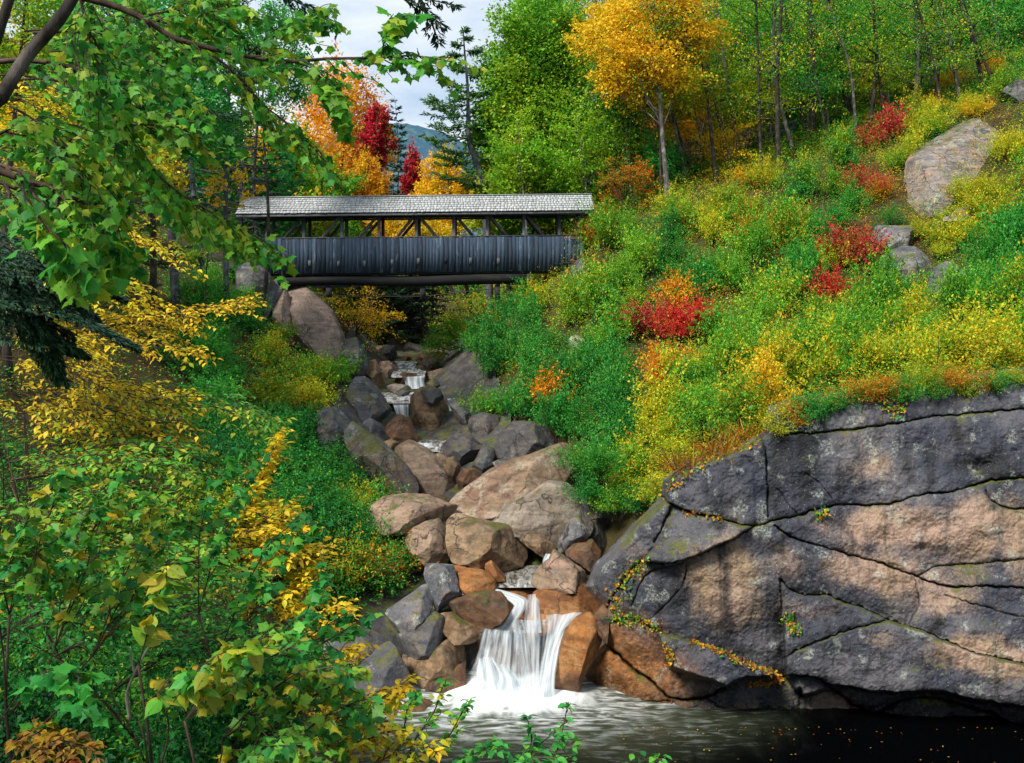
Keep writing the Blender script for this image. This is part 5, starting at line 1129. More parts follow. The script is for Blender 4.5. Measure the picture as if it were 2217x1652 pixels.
tree(1150, 55, 0, (1040,420,1250,540), 'lime', 'low lime green tree seen through the right bridge openings', seed=14, nspray=320, ls=.14)
tree(845, 74, 0, (780,620,900,720), 'darkgreen', 'dark low tree upstream below the bridge', seed=15, nspray=200, ls=.2)
tree(770, 50.5, 0, (705,618,850,735), 'golden', 'golden sapling leaning over the stream below the bridge', seed=16, nspray=26, per=95, spray=.5, ls=.11, r0=.05, flat=.75, cat='sapling', name='sapling', cr=1.6)
tree(1010, 50.5, 0, (925,625,1090,735), 'yellow', 'yellow sapling over the stream below the right half of the bridge', seed=17, nspray=30, per=95, spray=.5, ls=.11, r0=.05, flat=.75, cat='sapling', name='sapling', base_dx=1060, cr=1.6)
tree(960, 49, 0, (915,690,1010,775), 'lime', 'lime green sapling low beside the far boulders', seed=18, nspray=32, per=95, spray=.5, ls=.11, r0=.04, flat=.75, cat='sapling', name='sapling', base_dx=1010, cr=1.2)
spruce(gpt(855, 110), at(853, 208, 110), 2.8, 1, 'distant pointed spruce right of the crimson maple', 'bluespruce', ls=.5, low=.3, dens=.8)
spruce(gpt(850, 70), at(858, 300, 70), 2.2, 2, 'dark spruce between the two crimson maples', ls=.35, low=.2)
spruce(gpt(800, 66), at(790, 480, 66), 3.0, 21, 'dark spruce upstream seen below the bridge on the left', low=.02, ls=.35)
spruce(gpt(880, 72), at(880, 470, 72), 3.2, 22, 'black spruce upstream in the middle of the bridge gap', low=.02, ls=.35)
spruce(gpt(930, 68), at(940, 500, 68), 3.0, 23, 'dark spruce upstream seen below the bridge on the right', low=.02, ls=.35)
spruce(gpt(840, 82), at(840, 440, 82), 3.4, 24, 'farthest dark spruce upstream below the bridge', low=.02, ls=.4)
spruce(gpt(805, 57), at(805, 520, 57), 2.6, 25, 'dark spruce nearest the bridge gap on the left', low=.02, ls=.3, dens=1.6)
spruce(gpt(915, 61), at(910, 540, 61), 2.8, 26, 'dark spruce nearest the bridge gap on the right', low=.02, ls=.3, dens=1.6)
# the leaning spruce
def leaning_spruce():
    D = 53.5; rng = np.random.RandomState(77)
    base = gpt(1062, D); pts = [base, at(1050,425,D), at(1035,360,D), at(1016,310,D), at(1013,250,D), at(1012,190,D), at(1006,120,D), at(1002,66,D)]
    root = empty('spruce_tree', base + [0,0,.1], 'tall leaning spruce with open boughs against the sky beyond the bridge', 'tree', 'dark spruces'); org = np.array(root.location)
    tp = smooth_line(pts, 5); n = len(tp); m = MB(); m.tube(tp, np.linspace(.24, .03, n), 8); lv = Leaves()
    for (y, side, L) in [(70,0,.4),(85,1,.5),(95,-1,.6),(110,1,.9),(125,-1,.9),(140,1,1.2),(150,-1,1.0),(165,1,1.1),(185,-1,1.6),(200,1,1.0),(215,-1,1.5),(225,-1,2.6),(240,1,1.1),(255,-1,2.9),(270,1,1.0),(280,-1,2.4),(300,-1,2.7),(310,1,1.5),(330,-1,2.8),(345,1,2.1),(350,-1,2.6),(370,1,2.4),(385,-1,2.6),(395,1,2.0),(405,-1,1.7),(420,1,1.6)]:
        zt = EZ - (y - HY) / F * D; i = int(np.argmin(abs(tp[:, 2] - zt))); a = tp[i]
        for rep in range(3):
            an = (0 if side >= 0 else PI) + rng.normal(0, .55) if side else rng.uniform(0, 6.28)
            LL = L * rng.uniform(.75, 1.1); b = a + [math.cos(an) * LL, math.sin(an) * LL, rng.uniform(.0, .28) * LL * (1 if y > 200 else .6)]
            c = curve(a, b, 7, .10, .03, rng); m.tube(c, np.linspace(.03, .006, 7), 4, cap=False)
            k = int(LL * 60) + 14; t = rng.uniform(.2, 1.02, k); jj = np.clip(t * 6, 0, 5.99); i0 = jj.astype(int); f = (jj - i0)[:, None]
            p = c[i0] * (1 - f) + c[i0 + 1] * f; d = nrm(c[i0 + 1] - c[i0]); s = nrm(np.cross(d, [0, 0, 1.])) * rng.choice([-1, 1], k)[:, None]
            off = rng.uniform(0, .38, k)[:, None] * min(LL, 1.6) * .75 * (1.15 - t)[:, None]
            p = p + s * off + rng.normal(0, .05, (k, 3))
            lv.add(p, nrm(d * .8 + s * .9 + rng.normal(0, .35, (k, 3)) + [0, 0, -.1]), nrm(rng.normal(0, .5, (k, 3)) + [0, 0, 1.]), .26 * rng.uniform(.6, 1.3, k), rng.rand(k), rng.rand(k))
    put('crown', lv.mesh('crown', 'sprig', org), M['leaf_pine'], root); m.build('trunk', M['sprucebark'], root, org, smooth=True)
leaning_spruce()
# right of the bridge
tree(1180, 53, 0, (1025,20,1330,440), 'sunlime', 'great lime green tree rising right of the bridge, nearest the sky', base_dx=1296, seed=31, nspray=760, per=100, ls=.22, gap=-.4, r0=.2, limbs=60, env='full', spray=.27, flat=.75)
tree(1100, 57, 0, (1050,150,1200,430), 'yellow', 'yellow tree behind the lime green one, beside the leaning spruce', seed=32, nspray=672, ls=.17)
tree(1150, 60, 0, (1070,-80,1300,200), 'sunlime', 'tall fresh green crown at the top right of the sky gap', seed=33, nspray=360, per=80, ls=.22, spray=.25, flat=.75, base_dx=1240)
tree(1400, 46.5, 0, (1260,-60,1580,190), 'golden', 'spreading golden crown at the top of the picture', seed=34, nspray=560, per=90, ls=.17, spray=.25, flat=.75, base_dx=1450, r0=.14, bark='greybark', limbs=30)
tree(1330, 58, 0, (1230,60,1460,360), 'sunlime', 'yellow green tree between the lime tree and the golden crown', seed=35, nspray=380, per=80, ls=.16, spray=.27, flat=.75, base_dx=1370)
tree(1470, 55, 0, (1390,150,1560,330), 'orange', 'amber leaved thin tree below the golden crown', seed=36, nspray=80, per=80, spray=.4, ls=.13, base_dx=1448, r0=.09, bark='palebark', flat=.75)
tree(1560, 49, 0, (1500,250,1640,400), 'golden', 'small golden beech in front of the railing', seed=37, nspray=50, per=110, spray=.5, ls=.12, r0=.07, flat=.25, base_dx=1590, bark='greybark', name='beech_tree')
tree(1640, 58, 0, (1500,-60,1800,240), 'lime', 'fresh green tree above the railing', seed=38, spray=.27, nspray=832, ls=.17, base_dx=1605)
tree(1750, 60, 0, (1640,-60,1900,220), 'lush', 'deep green tree right of the railing', seed=39, spray=.27, nspray=768, ls=.17, base_dx=1760)
tree(1580, 55, 0, (1480,60,1700,290), 'yellow-green', 'thin yellow green tree over the railing', seed=40, spray=.27, nspray=300, per=36, ls=.13, base_dx=1492, r0=.08, bark='greybark', flat=.75)
tree(1700, 54, 0, (1640,200,1770,330), 'lime', 'low lime green beech at the right end of the railing', seed=41, nspray=45, per=100, spray=.5, ls=.12, r0=.06, flat=.25, name='beech_tree')
tree(1900, 59, 0, (1780,0,2000,190), 'lime', 'lime green boughs between the dark trunks at upper right', seed=42, nspray=90, per=100, spray=.4, ls=.13, base_dx=1830, flat=.25)
tree(2050, 62, 0, (1950,-60,2250,120), 'lush', 'deep green tree at the top right corner', seed=43, nspray=380, ls=.14, base_dx=2010)
tree(1880, 63, 0, (1780,120,2000,300), 'green', 'deep green tree in the shade behind the dark trunks', seed=44, nspray=320, ls=.15)
tree(1300, 47, 0, (1290,330,1440,450), 'rust', 'rusty leaved small tree by the right end of the bridge', seed=45, nspray=130, per=34, ls=.11, r0=.05, flat=.75, base_dx=1370)
tree(1420, 48, 0, (1370,280,1500,420), 'green', 'deep green small tree below the railing', seed=46, nspray=200, per=36, ls=.12, r0=.06)
for i, (dx, D, box, pal, lab) in enumerate([(1350,49.5,(1290,190,1430,340),'yellow-green','layered yellow green beech by the thin pale trunk'),(1490,50.5,(1410,120,1570,290),'golden','layered golden beech over the left end of the railing'),(1650,51,(1570,110,1730,270),'yellow','layered yellow beech above the middle of the railing'),
    (1770,52,(1690,50,1860,220),'lime','layered lime green beech right of the railing'),(1900,52.5,(1830,60,1990,190),'yellow','layered yellow boughs before the thickest dark trunk'),(1990,54,(1900,-30,2080,110),'lush','layered fresh green beech at upper right'),(2140,54,(2060,-40,2250,80),'green','layered deep green beech in the top right corner'),(1600,52,(1530,-20,1700,120),'lime','layered lime green boughs at the top above the railing'),(1820,53,(1740,-50,1900,70),'lime','layered lime green boughs at the top right of the railing'),(1250,49,(1190,230,1330,400),'sunlime','layered sunny lime beech low in front of the great lime tree'),(1120,50,(1050,250,1200,410),'sunlime','layered sunny lime boughs over the bridge roof end')]):
    tree(dx, D, 0, box, pal, lab, seed=300 + i, nspray=46, per=120, ls=.15, r0=.07, name='beech_tree', spray=.5, flat=.4, bark='greybark', base_dx=dx + 25)
# bare lower trunks of the hillside wood
TR = [((370,880),(325,260),(300,-60),.10,'palebark'),((460,780),(395,520),(330,180),.09,'greybark'),((200,820),(150,470),(120,100),.09,'bark'),((245,810),(190,600),(160,330),.07,'greybark'),((680,690),(620,350),(560,-60),.12,'greybark'),((980,600),(977,260),(975,-80),.17,'bark'),((1140,535),(1085,210),(1035,-80),.17,'bark'),
 ((1400,470),(1424,300),(1408,-60),.24,'bark'),((1240,375),(1222,180),(1208,-60),.10,'greybark'),((1290,335),(1265,130),(1245,-60),.11,'greybark'),((1345,295),(1290,110),(1250,-60),.10,'greybark'),((895,420),(880,180),(868,-60),.10,'greybark'),((960,590),(905,320),(850,-40),.11,'bark'),((1545,160),(1530,60),(1518,-60),.17,'palebark'),
 ((1700,160),(1695,70),(1690,-60),.22,'palebark'),((1680,200),(1650,80),(1620,-60),.10,'greybark'),((740,520),(735,200),(720,-60),.09,'greybark'),((815,470),(790,200),(740,-60),.09,'bark'),((540,620),(470,300),(420,-40),.09,'greybark'),((1060,460),(1045,220),(1040,-60),.08,'greybark'),((1180,330),(1170,150),(1150,-60),.09,'bark'),
 ((290,640),(260,420),(250,100),.07,'greybark'),((1600,170),(1580,80),(1560,-60),.10,'greybark'),((1440,300),(1450,160),(1470,-60),.07,'greybark'),((620,560),(600,330),(590,80),.07,'bark'),((1090,480),(1075,350),(1065,200),.07,'greybark')]
TL = ['thin pale trunk with small leaves left of the railing','grey trunk leaning left beside the pale one','dark thin trunk left of the railing','slim grey trunk leaning left below the amber leaves','grey trunk crossing the middle of the railing','straight dark trunk at the right end of the railing','stout dark trunk leaning left, right of the railing end',
 'thickest dark trunk among the trees at upper right','leftmost slim grey trunk of the upright clump at upper right','middle slim trunk of the upright clump at upper right','rightmost slim trunk of the upright clump at upper right','slim grey trunk above the railing end','dark trunk leaning left behind the railing end','stout pale trunk near the top right','thickest pale trunk at the top right corner',
 'slim trunk leaning left at the top right','slim upright grey trunk above the railing','dark slim trunk leaning left above the railing','grey trunk leaning left at the left end of the railing','very slim grey trunk behind the stout dark one','slim dark trunk left of the upright clump','very slim grey trunk behind the thin pale one','grey trunk between the two stout pale ones','very slim trunk right of the thickest dark one','slim dark trunk above the middle of the railing','very slim trunk against the dark slope']
rng = np.random.RandomState(19)
for k in range(34):      # more slim trunks standing behind and between
    x = rng.uniform(90, 1750); y = np.interp(x, [0, 400, 980, 1400, 1850], [900, 700, 470, 270, 60]) - rng.uniform(-20, 130); ln = rng.uniform(-110, -5)
    TR.append(((x, y), (x + ln * .45 + rng.normal(0, 14), y * .4), (x + ln, -80), rng.uniform(.05, .10), ['bark', 'greybark', 'greybark'][k % 3])); TL.append('one of many slim dark trunks of the hillside wood, too alike to tell apart')
for k in range(20):      # the front row of the wood
    x = 1375 + 820 * (k + rng.rand()) / 20; D = rng.uniform(46.5, 50.5); X = (x - CX) / F * D; y = HY - (float(ground(X, D)) - EZ) / D * F
    b = ((x - 1255.8) / .51437, y / .51437); ln = rng.uniform(-190, 30)
    TR.append((b, (b[0] + ln * .5 + rng.normal(0, 26), b[1] * .45), (b[0] + ln, -80), rng.uniform(.05, .13), ['bark', 'bark', 'greybark'][k % 3])); TL.append('one of many slim dark trunks of the hillside wood, too alike to tell apart')
for (b, mid, tp_, r, bk), lab in zip(TR, TL):
    h = hit(*Q[8](*b), 30)
    if h is None: h = at(*Q[8](*b), 56.)
    D = h[1] + .4
    base = np.array([at(*Q[8](*b), D)[0], D, h[2] - .3]); pts = [base, at(*Q[8](*mid), D), at(*Q[8](*tp_), D)]
    root = empty('deciduous_tree', base + [0,0,.3], lab, 'tree', 'trees of the hillside wood'); org = np.array(root.location)
    L = smooth_line(pts, 8); m = MB(); m.tube(L, np.linspace(r, r * .6, len(L)), 8)
    lv = Leaves()
    for k in range(17):
        i = rng.randint(5, len(L)); a = L[i]; an = rng.uniform(0, 6.28); LL = rng.uniform(.9, 2.8); bb = a + [math.cos(an) * LL, math.sin(an) * LL, rng.uniform(.1, .9) * LL]
        c = curve(a, bb, 6, 0, .06, rng); m.tube(c, np.linspace(r * .3, .008, 6), 4, cap=False)
        n = 115; t = rng.uniform(.3, 1.05, n); p = a + (bb - a) * t[:, None] + rng.normal(0, 1, (n, 3)) * [.5, .5, .10]
        lv.add(p, nrm(rng.normal(0, 1, (n, 3)) + [0, 0, -.3]), nrm(rng.normal(0, .35, (n, 3)) + [0, 0, 1.]), .13 * rng.uniform(.7, 1.2, n), np.clip(rng.normal(.4, .3, n), 0, 1), rng.rand(n))
    m.build('trunk', M[bk], root, org, smooth=True); put('crown', lv.mesh('crown', 'rhomb', org), M['leaf_' + ['lush', 'lime', 'sunlime', 'yellow-green', 'yellow'][rng.randint(5)]], root)
# woodland farther up the slopes: many crowns that read as one mass
def far_or_shade_wood():
    rng = np.random.RandomState(23)
    for side, (n, xr, yr), pals, lab in (('r', (150, (4, 60), (56, 92)), ['lush', 'green', 'yellow-green'], 'green wood rising up the right hillside behind the trunks'), ('l', (120, (-60, -12), (50, 95)), ['green', 'yellow-green', 'golden'], 'mixed wood on the left hillside behind the spruces'), ('m', (60, (-22, 16), (95, 128)), ['yellow-green', 'orange', 'green'], 'far wood closing the valley behind the bridge')):
        for q, pal in enumerate(pals):
            lv = Leaves()
            for _ in range(n // 3):
                x = rng.uniform(*xr); y = rng.uniform(*yr)
                if side == 'm' and -14 < x < -5 and y < 100: continue
                g = float(ground(x, y)); H = rng.uniform(5, 10) if side != 'm' else rng.uniform(4, 7); R = rng.uniform(1.6, 3.)
                nn = 620; u = nrm(rng.normal(0, 1, (nn, 3))); rr = rng.uniform(.35, 1, nn)[:, None] * (.8 + .35 * vnoise(u * 2.2 + x)[:, None])
                P = u * rr * [R, R, H * .55] + [x, y, g + H * .5]
                k = np.abs(P[:, 0] + 6.5) > (3.0 if side != 'm' else 0)
                P = P[k]; nn = len(P)
                lv.add(P, nrm(rng.normal(0, 1, (nn, 3))), nrm(rng.normal(0, .6, (nn, 3)) + [0, 0, 1.]), .42 * rng.uniform(.6, 1.3, nn), np.clip(rng.rand() * .5 + rng.rand(nn) * .5, 0, 1), rng.rand(nn))
            o = put('far_or_shade_wood', lv.mesh('far_or_shade_wood', 'rhomb'), M['leaf_' + pal]); o['kind'] = 'stuff'; o['label'] = lab
far_or_shade_wood()
# left spruces by the bridge
spruce(gpt(384, 38), at(372, -200, 38), 2.6, 51, 'thick spruce trunk left of the bridge with dead lower boughs', low=.3, r0=.2, bare=.9)
spruce(gpt(492, 40), at(492, -150, 40), 2.3, 52, 'slim spruce trunk nearest the bridge end', low=.30, r0=.13, bare=.95)
spruce(gpt(522, 46), at(516, -60, 46), 2.2, 53, 'slim spruce trunk behind the bridge roof end', low=.34, r0=.13, bare=.9)
spruce(gpt(440, 44), at(428, -150, 44), 2.8, 54, 'blue grey spruce trunk between the thick and the slim ones', low=.15, r0=.17, bare=.6)
spruce(gpt(300, 36), at(290, -250, 36), 3.0, 55, 'dark spruce standing in the shade left of the trunks', low=.1, r0=.15, bare=.2)
spruce(gpt(200, 33), at(190, -300, 33), 3.0, 56, 'dark spruce behind the yellow leaves at the left', low=.05, r0=.15, bare=.1)
spruce(gpt(60, 30), at(60, -300, 30), 3.2, 57, 'dark spruce at the left edge behind the leaves', low=.05, r0=.15, bare=.1)
spruce(gpt(620, 60), at(610, 250, 60), 3.0, 58, 'dark spruce behind the bridge roof among yellow green leaves', low=.05, r0=.15)
spruce(gpt(560, 52), at(560, 120, 52), 3.0, 59, 'dark spruce beyond the left end of the bridge', low=.08, r0=.15)
tree(150, 26, 0, (-80,150,330,520), 'yellow', 'yellow leaved tree filling the upper left behind the maple boughs', seed=61, nspray=560, per=40, ls=.11, r0=.1, base_dx=120, flat=.35)
tree(330, 30, 0, (180,-60,560,330), 'green', 'deep green tree behind the maple boughs at the top left', seed=62, nspray=560, per=40, ls=.12, r0=.12, base_dx=330)
tree(60, 22, 0, (-120,-80,260,230), 'yellow-green', 'yellow green tree at the top left corner', seed=63, nspray=420, per=40, ls=.10, r0=.1, base_dx=20)
tree(580, 42, 0, (520,0,690,220), 'lush', 'fresh green tree at the left edge of the sky gap', seed=64, nspray=300, per=40, ls=.13, r0=.1, base_dx=560)
tree(470, 33, 0, (410,330,560,440), 'golden', 'small golden birch in front of the slim spruce trunks', seed=65, nspray=26, per=22, ls=.14, r0=.03, base_dx=440, cat='sapling', name='sapling', limbs=12)

# ------------------------------------------------------------------ near boughs and saplings
def bough(lv, mb, P, r0, r1, rng, ntw, tl, per, ls, plane=.35, droop=.3, start=.15, jitter=.25, hang=.0, rbase=None, twr=.004):
    """a branch with side twigs lying in a plane and two ranked leaves"""
    P = smooth_line(P, 6); n = len(P); mb.tube(P, np.linspace(r0, r1, n), 6)
    T_ = nrm(np.gradient(P, axis=0))
    for k in range(ntw):
        f = start + (1 - start) * (k + rng.rand()) / ntw; i = min(int(f * (n - 1)), n - 2); a = P[i]; d = T_[i]
        s = nrm(np.cross(d, [0, 0, 1.])) * (1 if k % 2 else -1)
        L = tl * rng.uniform(.5, 1.15) * (1.1 - .5 * f)
        dr = nrm(d * rng.uniform(.5, 1.1) + s * rng.uniform(.5, 1.) + np.array([0, 0, rng.normal(-droop * .3, .2)]))
        b = a + dr * L; b[2] -= droop * L * .5
        c = curve(a, b, 6, -.05, .05, rng); mb.tube(c, np.linspace(max(r1, twr * 1.2), twr * .5, 6), 4, cap=False)
        t = (np.arange(per) + rng.rand(per)) / per * .9 + .12; jj = np.clip(t * 5, 0, 4.99); i0 = jj.astype(int); g = (jj - i0)[:, None]
        p = c[i0] * (1 - g) + c[i0 + 1] * g; dd = nrm(c[i0 + 1] - c[i0]); ss = nrm(np.cross(dd, [0, 0, 1.])) * np.where(np.arange(per) % 2, 1, -1)[:, None]
        ax = nrm(dd * .6 + ss * .8 + rng.normal(0, jitter, (per, 3)) + [0, 0, -hang])
        up = nrm(rng.normal(0, plane, (per, 3)) + [0, 0, 1.] + (np.array([0, -.6, 0]) if hang > .5 else 0))
        cl = rng.rand() if rbase is None else np.clip(rbase + rng.normal(0, .15), 0, 1)
        lv.add(p + rng.normal(0, ls * .15, (per, 3)), ax, up, ls * rng.uniform(.65, 1.2, per), np.clip(.55 * cl + .45 * rng.rand(per), 0, 1), rng.rand(per))
def p5(pts, D): return [at(*Q[5](x, y), D if np.isscalar(D) else D[i]) for i, (x, y) in enumerate(pts)]
def near_maple():
    rng = np.random.RandomState(91)
    base = np.array([-3.6, 4.6, 6.4])
    root = empty('maple_tree', base, 'near maple with dark limbs and large hanging green leaves across the upper left', 'tree'); org = np.array(root.location)
    m = MB(); lv = Leaves()
    tr = smooth_line([base - [0,0,.3], at(-60,330,5), at(0,215,5.1), at(60,120,5.2), at(130,40,5.2), at(190,-60,5.3)], 8); m.tube(tr, np.linspace(.042, .03, len(tr)), 10)
    t2 = smooth_line([at(-60,250,5.2), at(-10,90,5.3), at(40,-60,5.4)], 8); m.tube(t2, np.linspace(.034, .024, len(t2)), 8)
    m.build('trunk', M['bark'], root, org, smooth=True); m = MB()
    def b(pts, D, r0, r1, ntw, tl, per, ls, **k):
        bough(lv, m, p5(pts, D), r0, r1, rng, ntw, tl, per, ls, **k)
        if pts[0][0] < 1250:      # finer boughs behind the drawn ones fill the canopy
            for q in range(3):
                j = rng.uniform(-130, 130, 2); c = [(x + j[0], y + j[1]) for x, y in pts if x < 1500]
                if len(c) > 2: bough(lv, m, p5(c, D + rng.uniform(.5, 2.6)), r0 * .5, r1, rng, ntw, tl, per, ls, **k)
    kw = dict(hang=.6, droop=.45, plane=.75, jitter=.55)
    b([(-20,375),(150,365),(400,400),(520,460),(600,600),(700,640),(900,650),(1050,720),(1180,720)], 5.6, .016, .006, 30, .54, 8, .062, **kw)
    b([(480,-20),(700,40),(880,120),(1050,230),(1300,300),(1540,350),(1740,375),(1980,357),(2300,350),(2480,338),(2640,352)], 6.2, .024, .004, 37, .56, 8, .062, **kw)
    b([(330,390),(450,500),(560,620),(740,820),(900,1000),(1060,1150),(1250,1270),(1480,1390),(1640,1490)], 6.0, .012, .004, 42, .54, 9, .062, **kw)
    b([(-20,1030),(150,1090),(300,1140),(420,1195)], 5.0, .02, .014, 11, .5, 6, .062, **kw)
    b([(1280,330),(1370,400),(1480,500),(1600,640),(1800,800),(1990,1000)], 6.6, .009, .003, 27, .52, 8, .062, **kw)
    b([(480,-30),(500,60),(520,150),(560,300),(640,460),(820,500)], 5.4, .008, .003, 22, .5, 7, .062, **kw)
    b([(2300,350),(2330,240),(2370,150),(2420,110)], 6.2, .006, .003, 8, .24, 5, .105, **kw)
    b([(1500,330),(1650,200),(1800,130),(1900,110)], 6.4, .008, .003, 22, .5, 7, .062, **kw)
    b([(1850,370),(1950,480),(2030,600),(2060,680)], 6.3, .006, .003, 11, .26, 6, .10, **kw)
    b([(200,200),(500,190),(760,240),(960,400),(1100,560)], 5.8, .010, .003, 27, .54, 8, .062, **kw)
    b([(900,90),(1100,60),(1300,90),(1500,80)], 6.4, .008, .003, 25, .52, 8, .062, **kw)
    b([(60,640),(260,760),(400,900),(560,1100),(640,1200)], 5.2, .008, .003, 22, .5, 7, .062, **kw)
    b([(-20,820),(120,760),(300,820),(420,980)], 5.0, .008, .003, 17, .5, 7, .062, **kw)
    b([(330,1180),(480,1290),(620,1420),(720,1520)], 5.4, .007, .003, 9, .28, 6, .105, **kw)
    b([(60,1030),(250,1330),(420,1500),(560,1620)], 5.0, .007, .003, 9, .28, 6, .105, **kw)
    m.build('boughs', M['twig'], root, org, smooth=True)
    put('foliage', lv.mesh('foliage', 'maple', org), M['near_canopy'], root)
near_maple()
def near_spruce():
    rng = np.random.RandomState(92); root = empty('spruce_tree', (-6.5, 9, 5.8), 'near dark spruce with drooping boughs at the left edge and top', 'tree'); org = np.array(root.location); m = MB(); lv = Leaves()
    tr = curve(np.array([-6.5, 9, 5.6]), np.array([-6.4, 9.2, 15.5]), 10, 0, .01, rng); m.tube(tr, np.linspace(.16, .06, 10), 8)
    def needles(c, n, wid):
        t = rng.uniform(.12, 1.02, n); jj = np.clip(t * (len(c) - 1), 0, len(c) - 1.01); i0 = jj.astype(int); f = (jj - i0)[:, None]
        p = c[i0] * (1 - f) + c[i0 + 1] * f; d = nrm(c[i0 + 1] - c[i0]); s = nrm(np.cross(d, [0, 0, 1.])) * rng.choice([-1, 1], n)[:, None]
        off = rng.uniform(0, 1, n)[:, None] * wid * (1.1 - t)[:, None]; p = p + s * off + d * off * .7 + [0, 0, -.25] * off
        lv.add(p, nrm(d * .8 + s * .7 + rng.normal(0, .35, (n, 3)) + [0, 0, -.25]), nrm(rng.normal(0, .5, (n, 3)) + [0, 0, 1.]), .062 * rng.uniform(.6, 1.3, n), rng.rand(n), rng.rand(n))
    for a, mid, b, D, n, wd in (((-60,560),(80,620),(290,745),8.5,5600,.75),((-60,500),(60,560),(200,680),8.6,4600,.75),((-60,600),(60,680),(170,760),8.4,4200,.7),((-60,540),(40,640),(130,820),8.3,3600,.6),((-60,480),(90,540),(260,640),8.9,4200,.7),((120,-40),(330,60),(560,175),13,1100,.7),((200,-20),(380,90),(520,200),13,900,.6),((380,-60),(480,50),(560,110),13,700,.5),((540,-80),(620,-10),(700,35),9,260,.22),((780,-80),(870,-20),(990,15),9,240,.2),((830,-60),(900,10),(965,60),9.0,230,.17),((880,-60),(930,40),(950,95),9.1,200,.16),((300,160),(420,230),(560,260),14,900,.6)):
        A, Mi, Bb = at(*a, D), at(*mid, D), at(*b, D + .3); c = smooth_line([A, Mi, Bb], 6); m.tube(c, np.linspace(.022, .004, len(c)), 5); needles(c, n, wd)
    m.build('trunk', M['bark'], root, org, smooth=True); put('foliage', lv.mesh('foliage', 'sprig', org), M['leaf_spruce'], root)
near_spruce()
NS = 0
def sapling(label, base, boughs, mat, ls, tm='fold', name='beech_sapling', seed=0, bark='twig', **k):
    """boughs: list of (photo points, depth, twigs, twig length, leaves per twig)"""
    rng = np.random.RandomState(200 + seed); base = np.asarray(base, float)
    root = empty(name, base, label, 'sapling', 'saplings on the near bank'); org = np.array(root.location); m = MB(); lv = Leaves()
    rep = k.pop('rep', 1)
    for pts, D, ntw, tl, per in boughs:
        for q in range(rep):
            jx, jy, jd = (0, 0, 0) if q == 0 else (rng.uniform(-45, 45), rng.uniform(-38, 38), rng.uniform(-.5, 1.3))
            P = [at(x + jx * (i > 0), y + jy * (i > 0), (D if np.isscalar(D) else D[i]) + jd * (i > 0)) for i, (x, y) in enumerate(pts)]
            r = .003 + .0012 * np.linalg.norm(P[-1] - P[0])
            bough(lv, m, P, r, .003, rng, ntw, tl, per, ls, **k)
    st = smooth_line([base - [0, 0, .15], .5 * (base + at(*boughs[0][0][0], boughs[0][1] if np.isscalar(boughs[0][1]) else boughs[0][1][0])) + rng.normal(0, .08, 3), at(*boughs[0][0][0], boughs[0][1] if np.isscalar(boughs[0][1]) else boughs[0][1][0])], 5)
    m.tube(st, np.linspace(.011, .007, len(st)), 6)
    for pts, D, *_ in boughs[1:]:
        q_ = at(*pts[0], D if np.isscalar(D) else D[0]); m.tube(curve(st[len(st) // 2], q_, 6, 0, .04, rng), np.linspace(.007, .004, 6), 5)
    m.build('stem', M[bark], root, org, smooth=True); put('foliage', lv.mesh('foliage', tm, org), M[mat], root)
pl = dict(hang=.12, droop=.25, plane=.28, jitter=.22)
# yellow beech boughs at the left
sapling('golden beech with long level boughs reaching toward the bridge from the left', gpt(60, 11), [
  ([(40,760),(200,700),(350,680),(460,660),(525,650)], 11, 26, .75, 12), ([(60,740),(200,740),(320,740),(440,765)], 10.6, 26, .7, 12), ([(100,690),(230,680),(330,660),(420,690)], 11.3, 20, .6, 12)], 'near_yellow', .07, seed=1, rbase=.78, rep=2, **pl)
sapling('golden beech with layered boughs below the near spruce bough', gpt(-20, 9.5), [
  ([(-40,770),(120,780),(250,830),(385,868)], 9.5, 28, .75, 12), ([(-40,820),(120,850),(250,890),(370,930)], 9.2, 28, .7, 12), ([(-40,880),(60,900),(160,930),(260,990)], 9.0, 22, .6, 11), ([(-40,740),(60,720),(140,730),(220,780)], 9.8, 18, .6, 11)], 'near_yellow', .065, seed=2, rbase=.6, rep=2, **pl)
sapling('golden beech boughs high at the left edge under the maple', gpt(-30, 13), [
  ([(-40,230),(80,210),(180,230),(290,260)], 12, 24, .9, 11), ([(-40,300),(80,300),(200,330),(330,370)], 12, 24, .9, 11), ([(-40,480),(100,460),(220,500),(380,560)], 11.5, 26, .85, 11), ([(-40,540),(80,540),(200,580),(330,640)], 11.5, 22, .8, 11)], 'near_yellow', .08, seed=3, rbase=.5, rep=3, **pl)
sapling('mixed green and yellow saplings filling the left below the golden beech', gpt(150, 9.0), [
  ([(20,1000),(150,960),(280,940),(420,960)], 9, 24, .6, 10), ([(60,1060),(200,1020),(340,1010),(470,1030)], 8.8, 24, .6, 10), ([(0,1120),(140,1090),(280,1080),(400,1120)], 8.4, 22, .6, 10), ([(100,1160),(240,1130),(380,1120),(500,1150)], 8.6, 22, .6, 10), ([(200,900),(320,880),(460,880),(560,920)], 10, 22, .6, 10)], 'near_mixed', .075, seed=4, rep=4, **pl)
sapling('golden sapling with an arching amber tip in the middle of the left bank', gpt(600, 9.2), [
  ([(520,1200),(540,1100),(570,1030),(600,960)], 9.4, 26, .34, 9), ([(560,1260),(620,1240),(680,1200),(640,1180)], 9, 22, .42, 9), ([(540,1190),(580,1150),(620,1120),(600,1110)], 9.2, 16, .4, 9), ([(470,1250),(520,1200),(580,1180),(640,1190)], 8.9, 22, .45, 9), ([(540,1330),(600,1290),(650,1300),(660,1270)], 8.6, 20, .4, 9)], 'near_yellow', .072, seed=5, rbase=.62, rep=4, **pl)
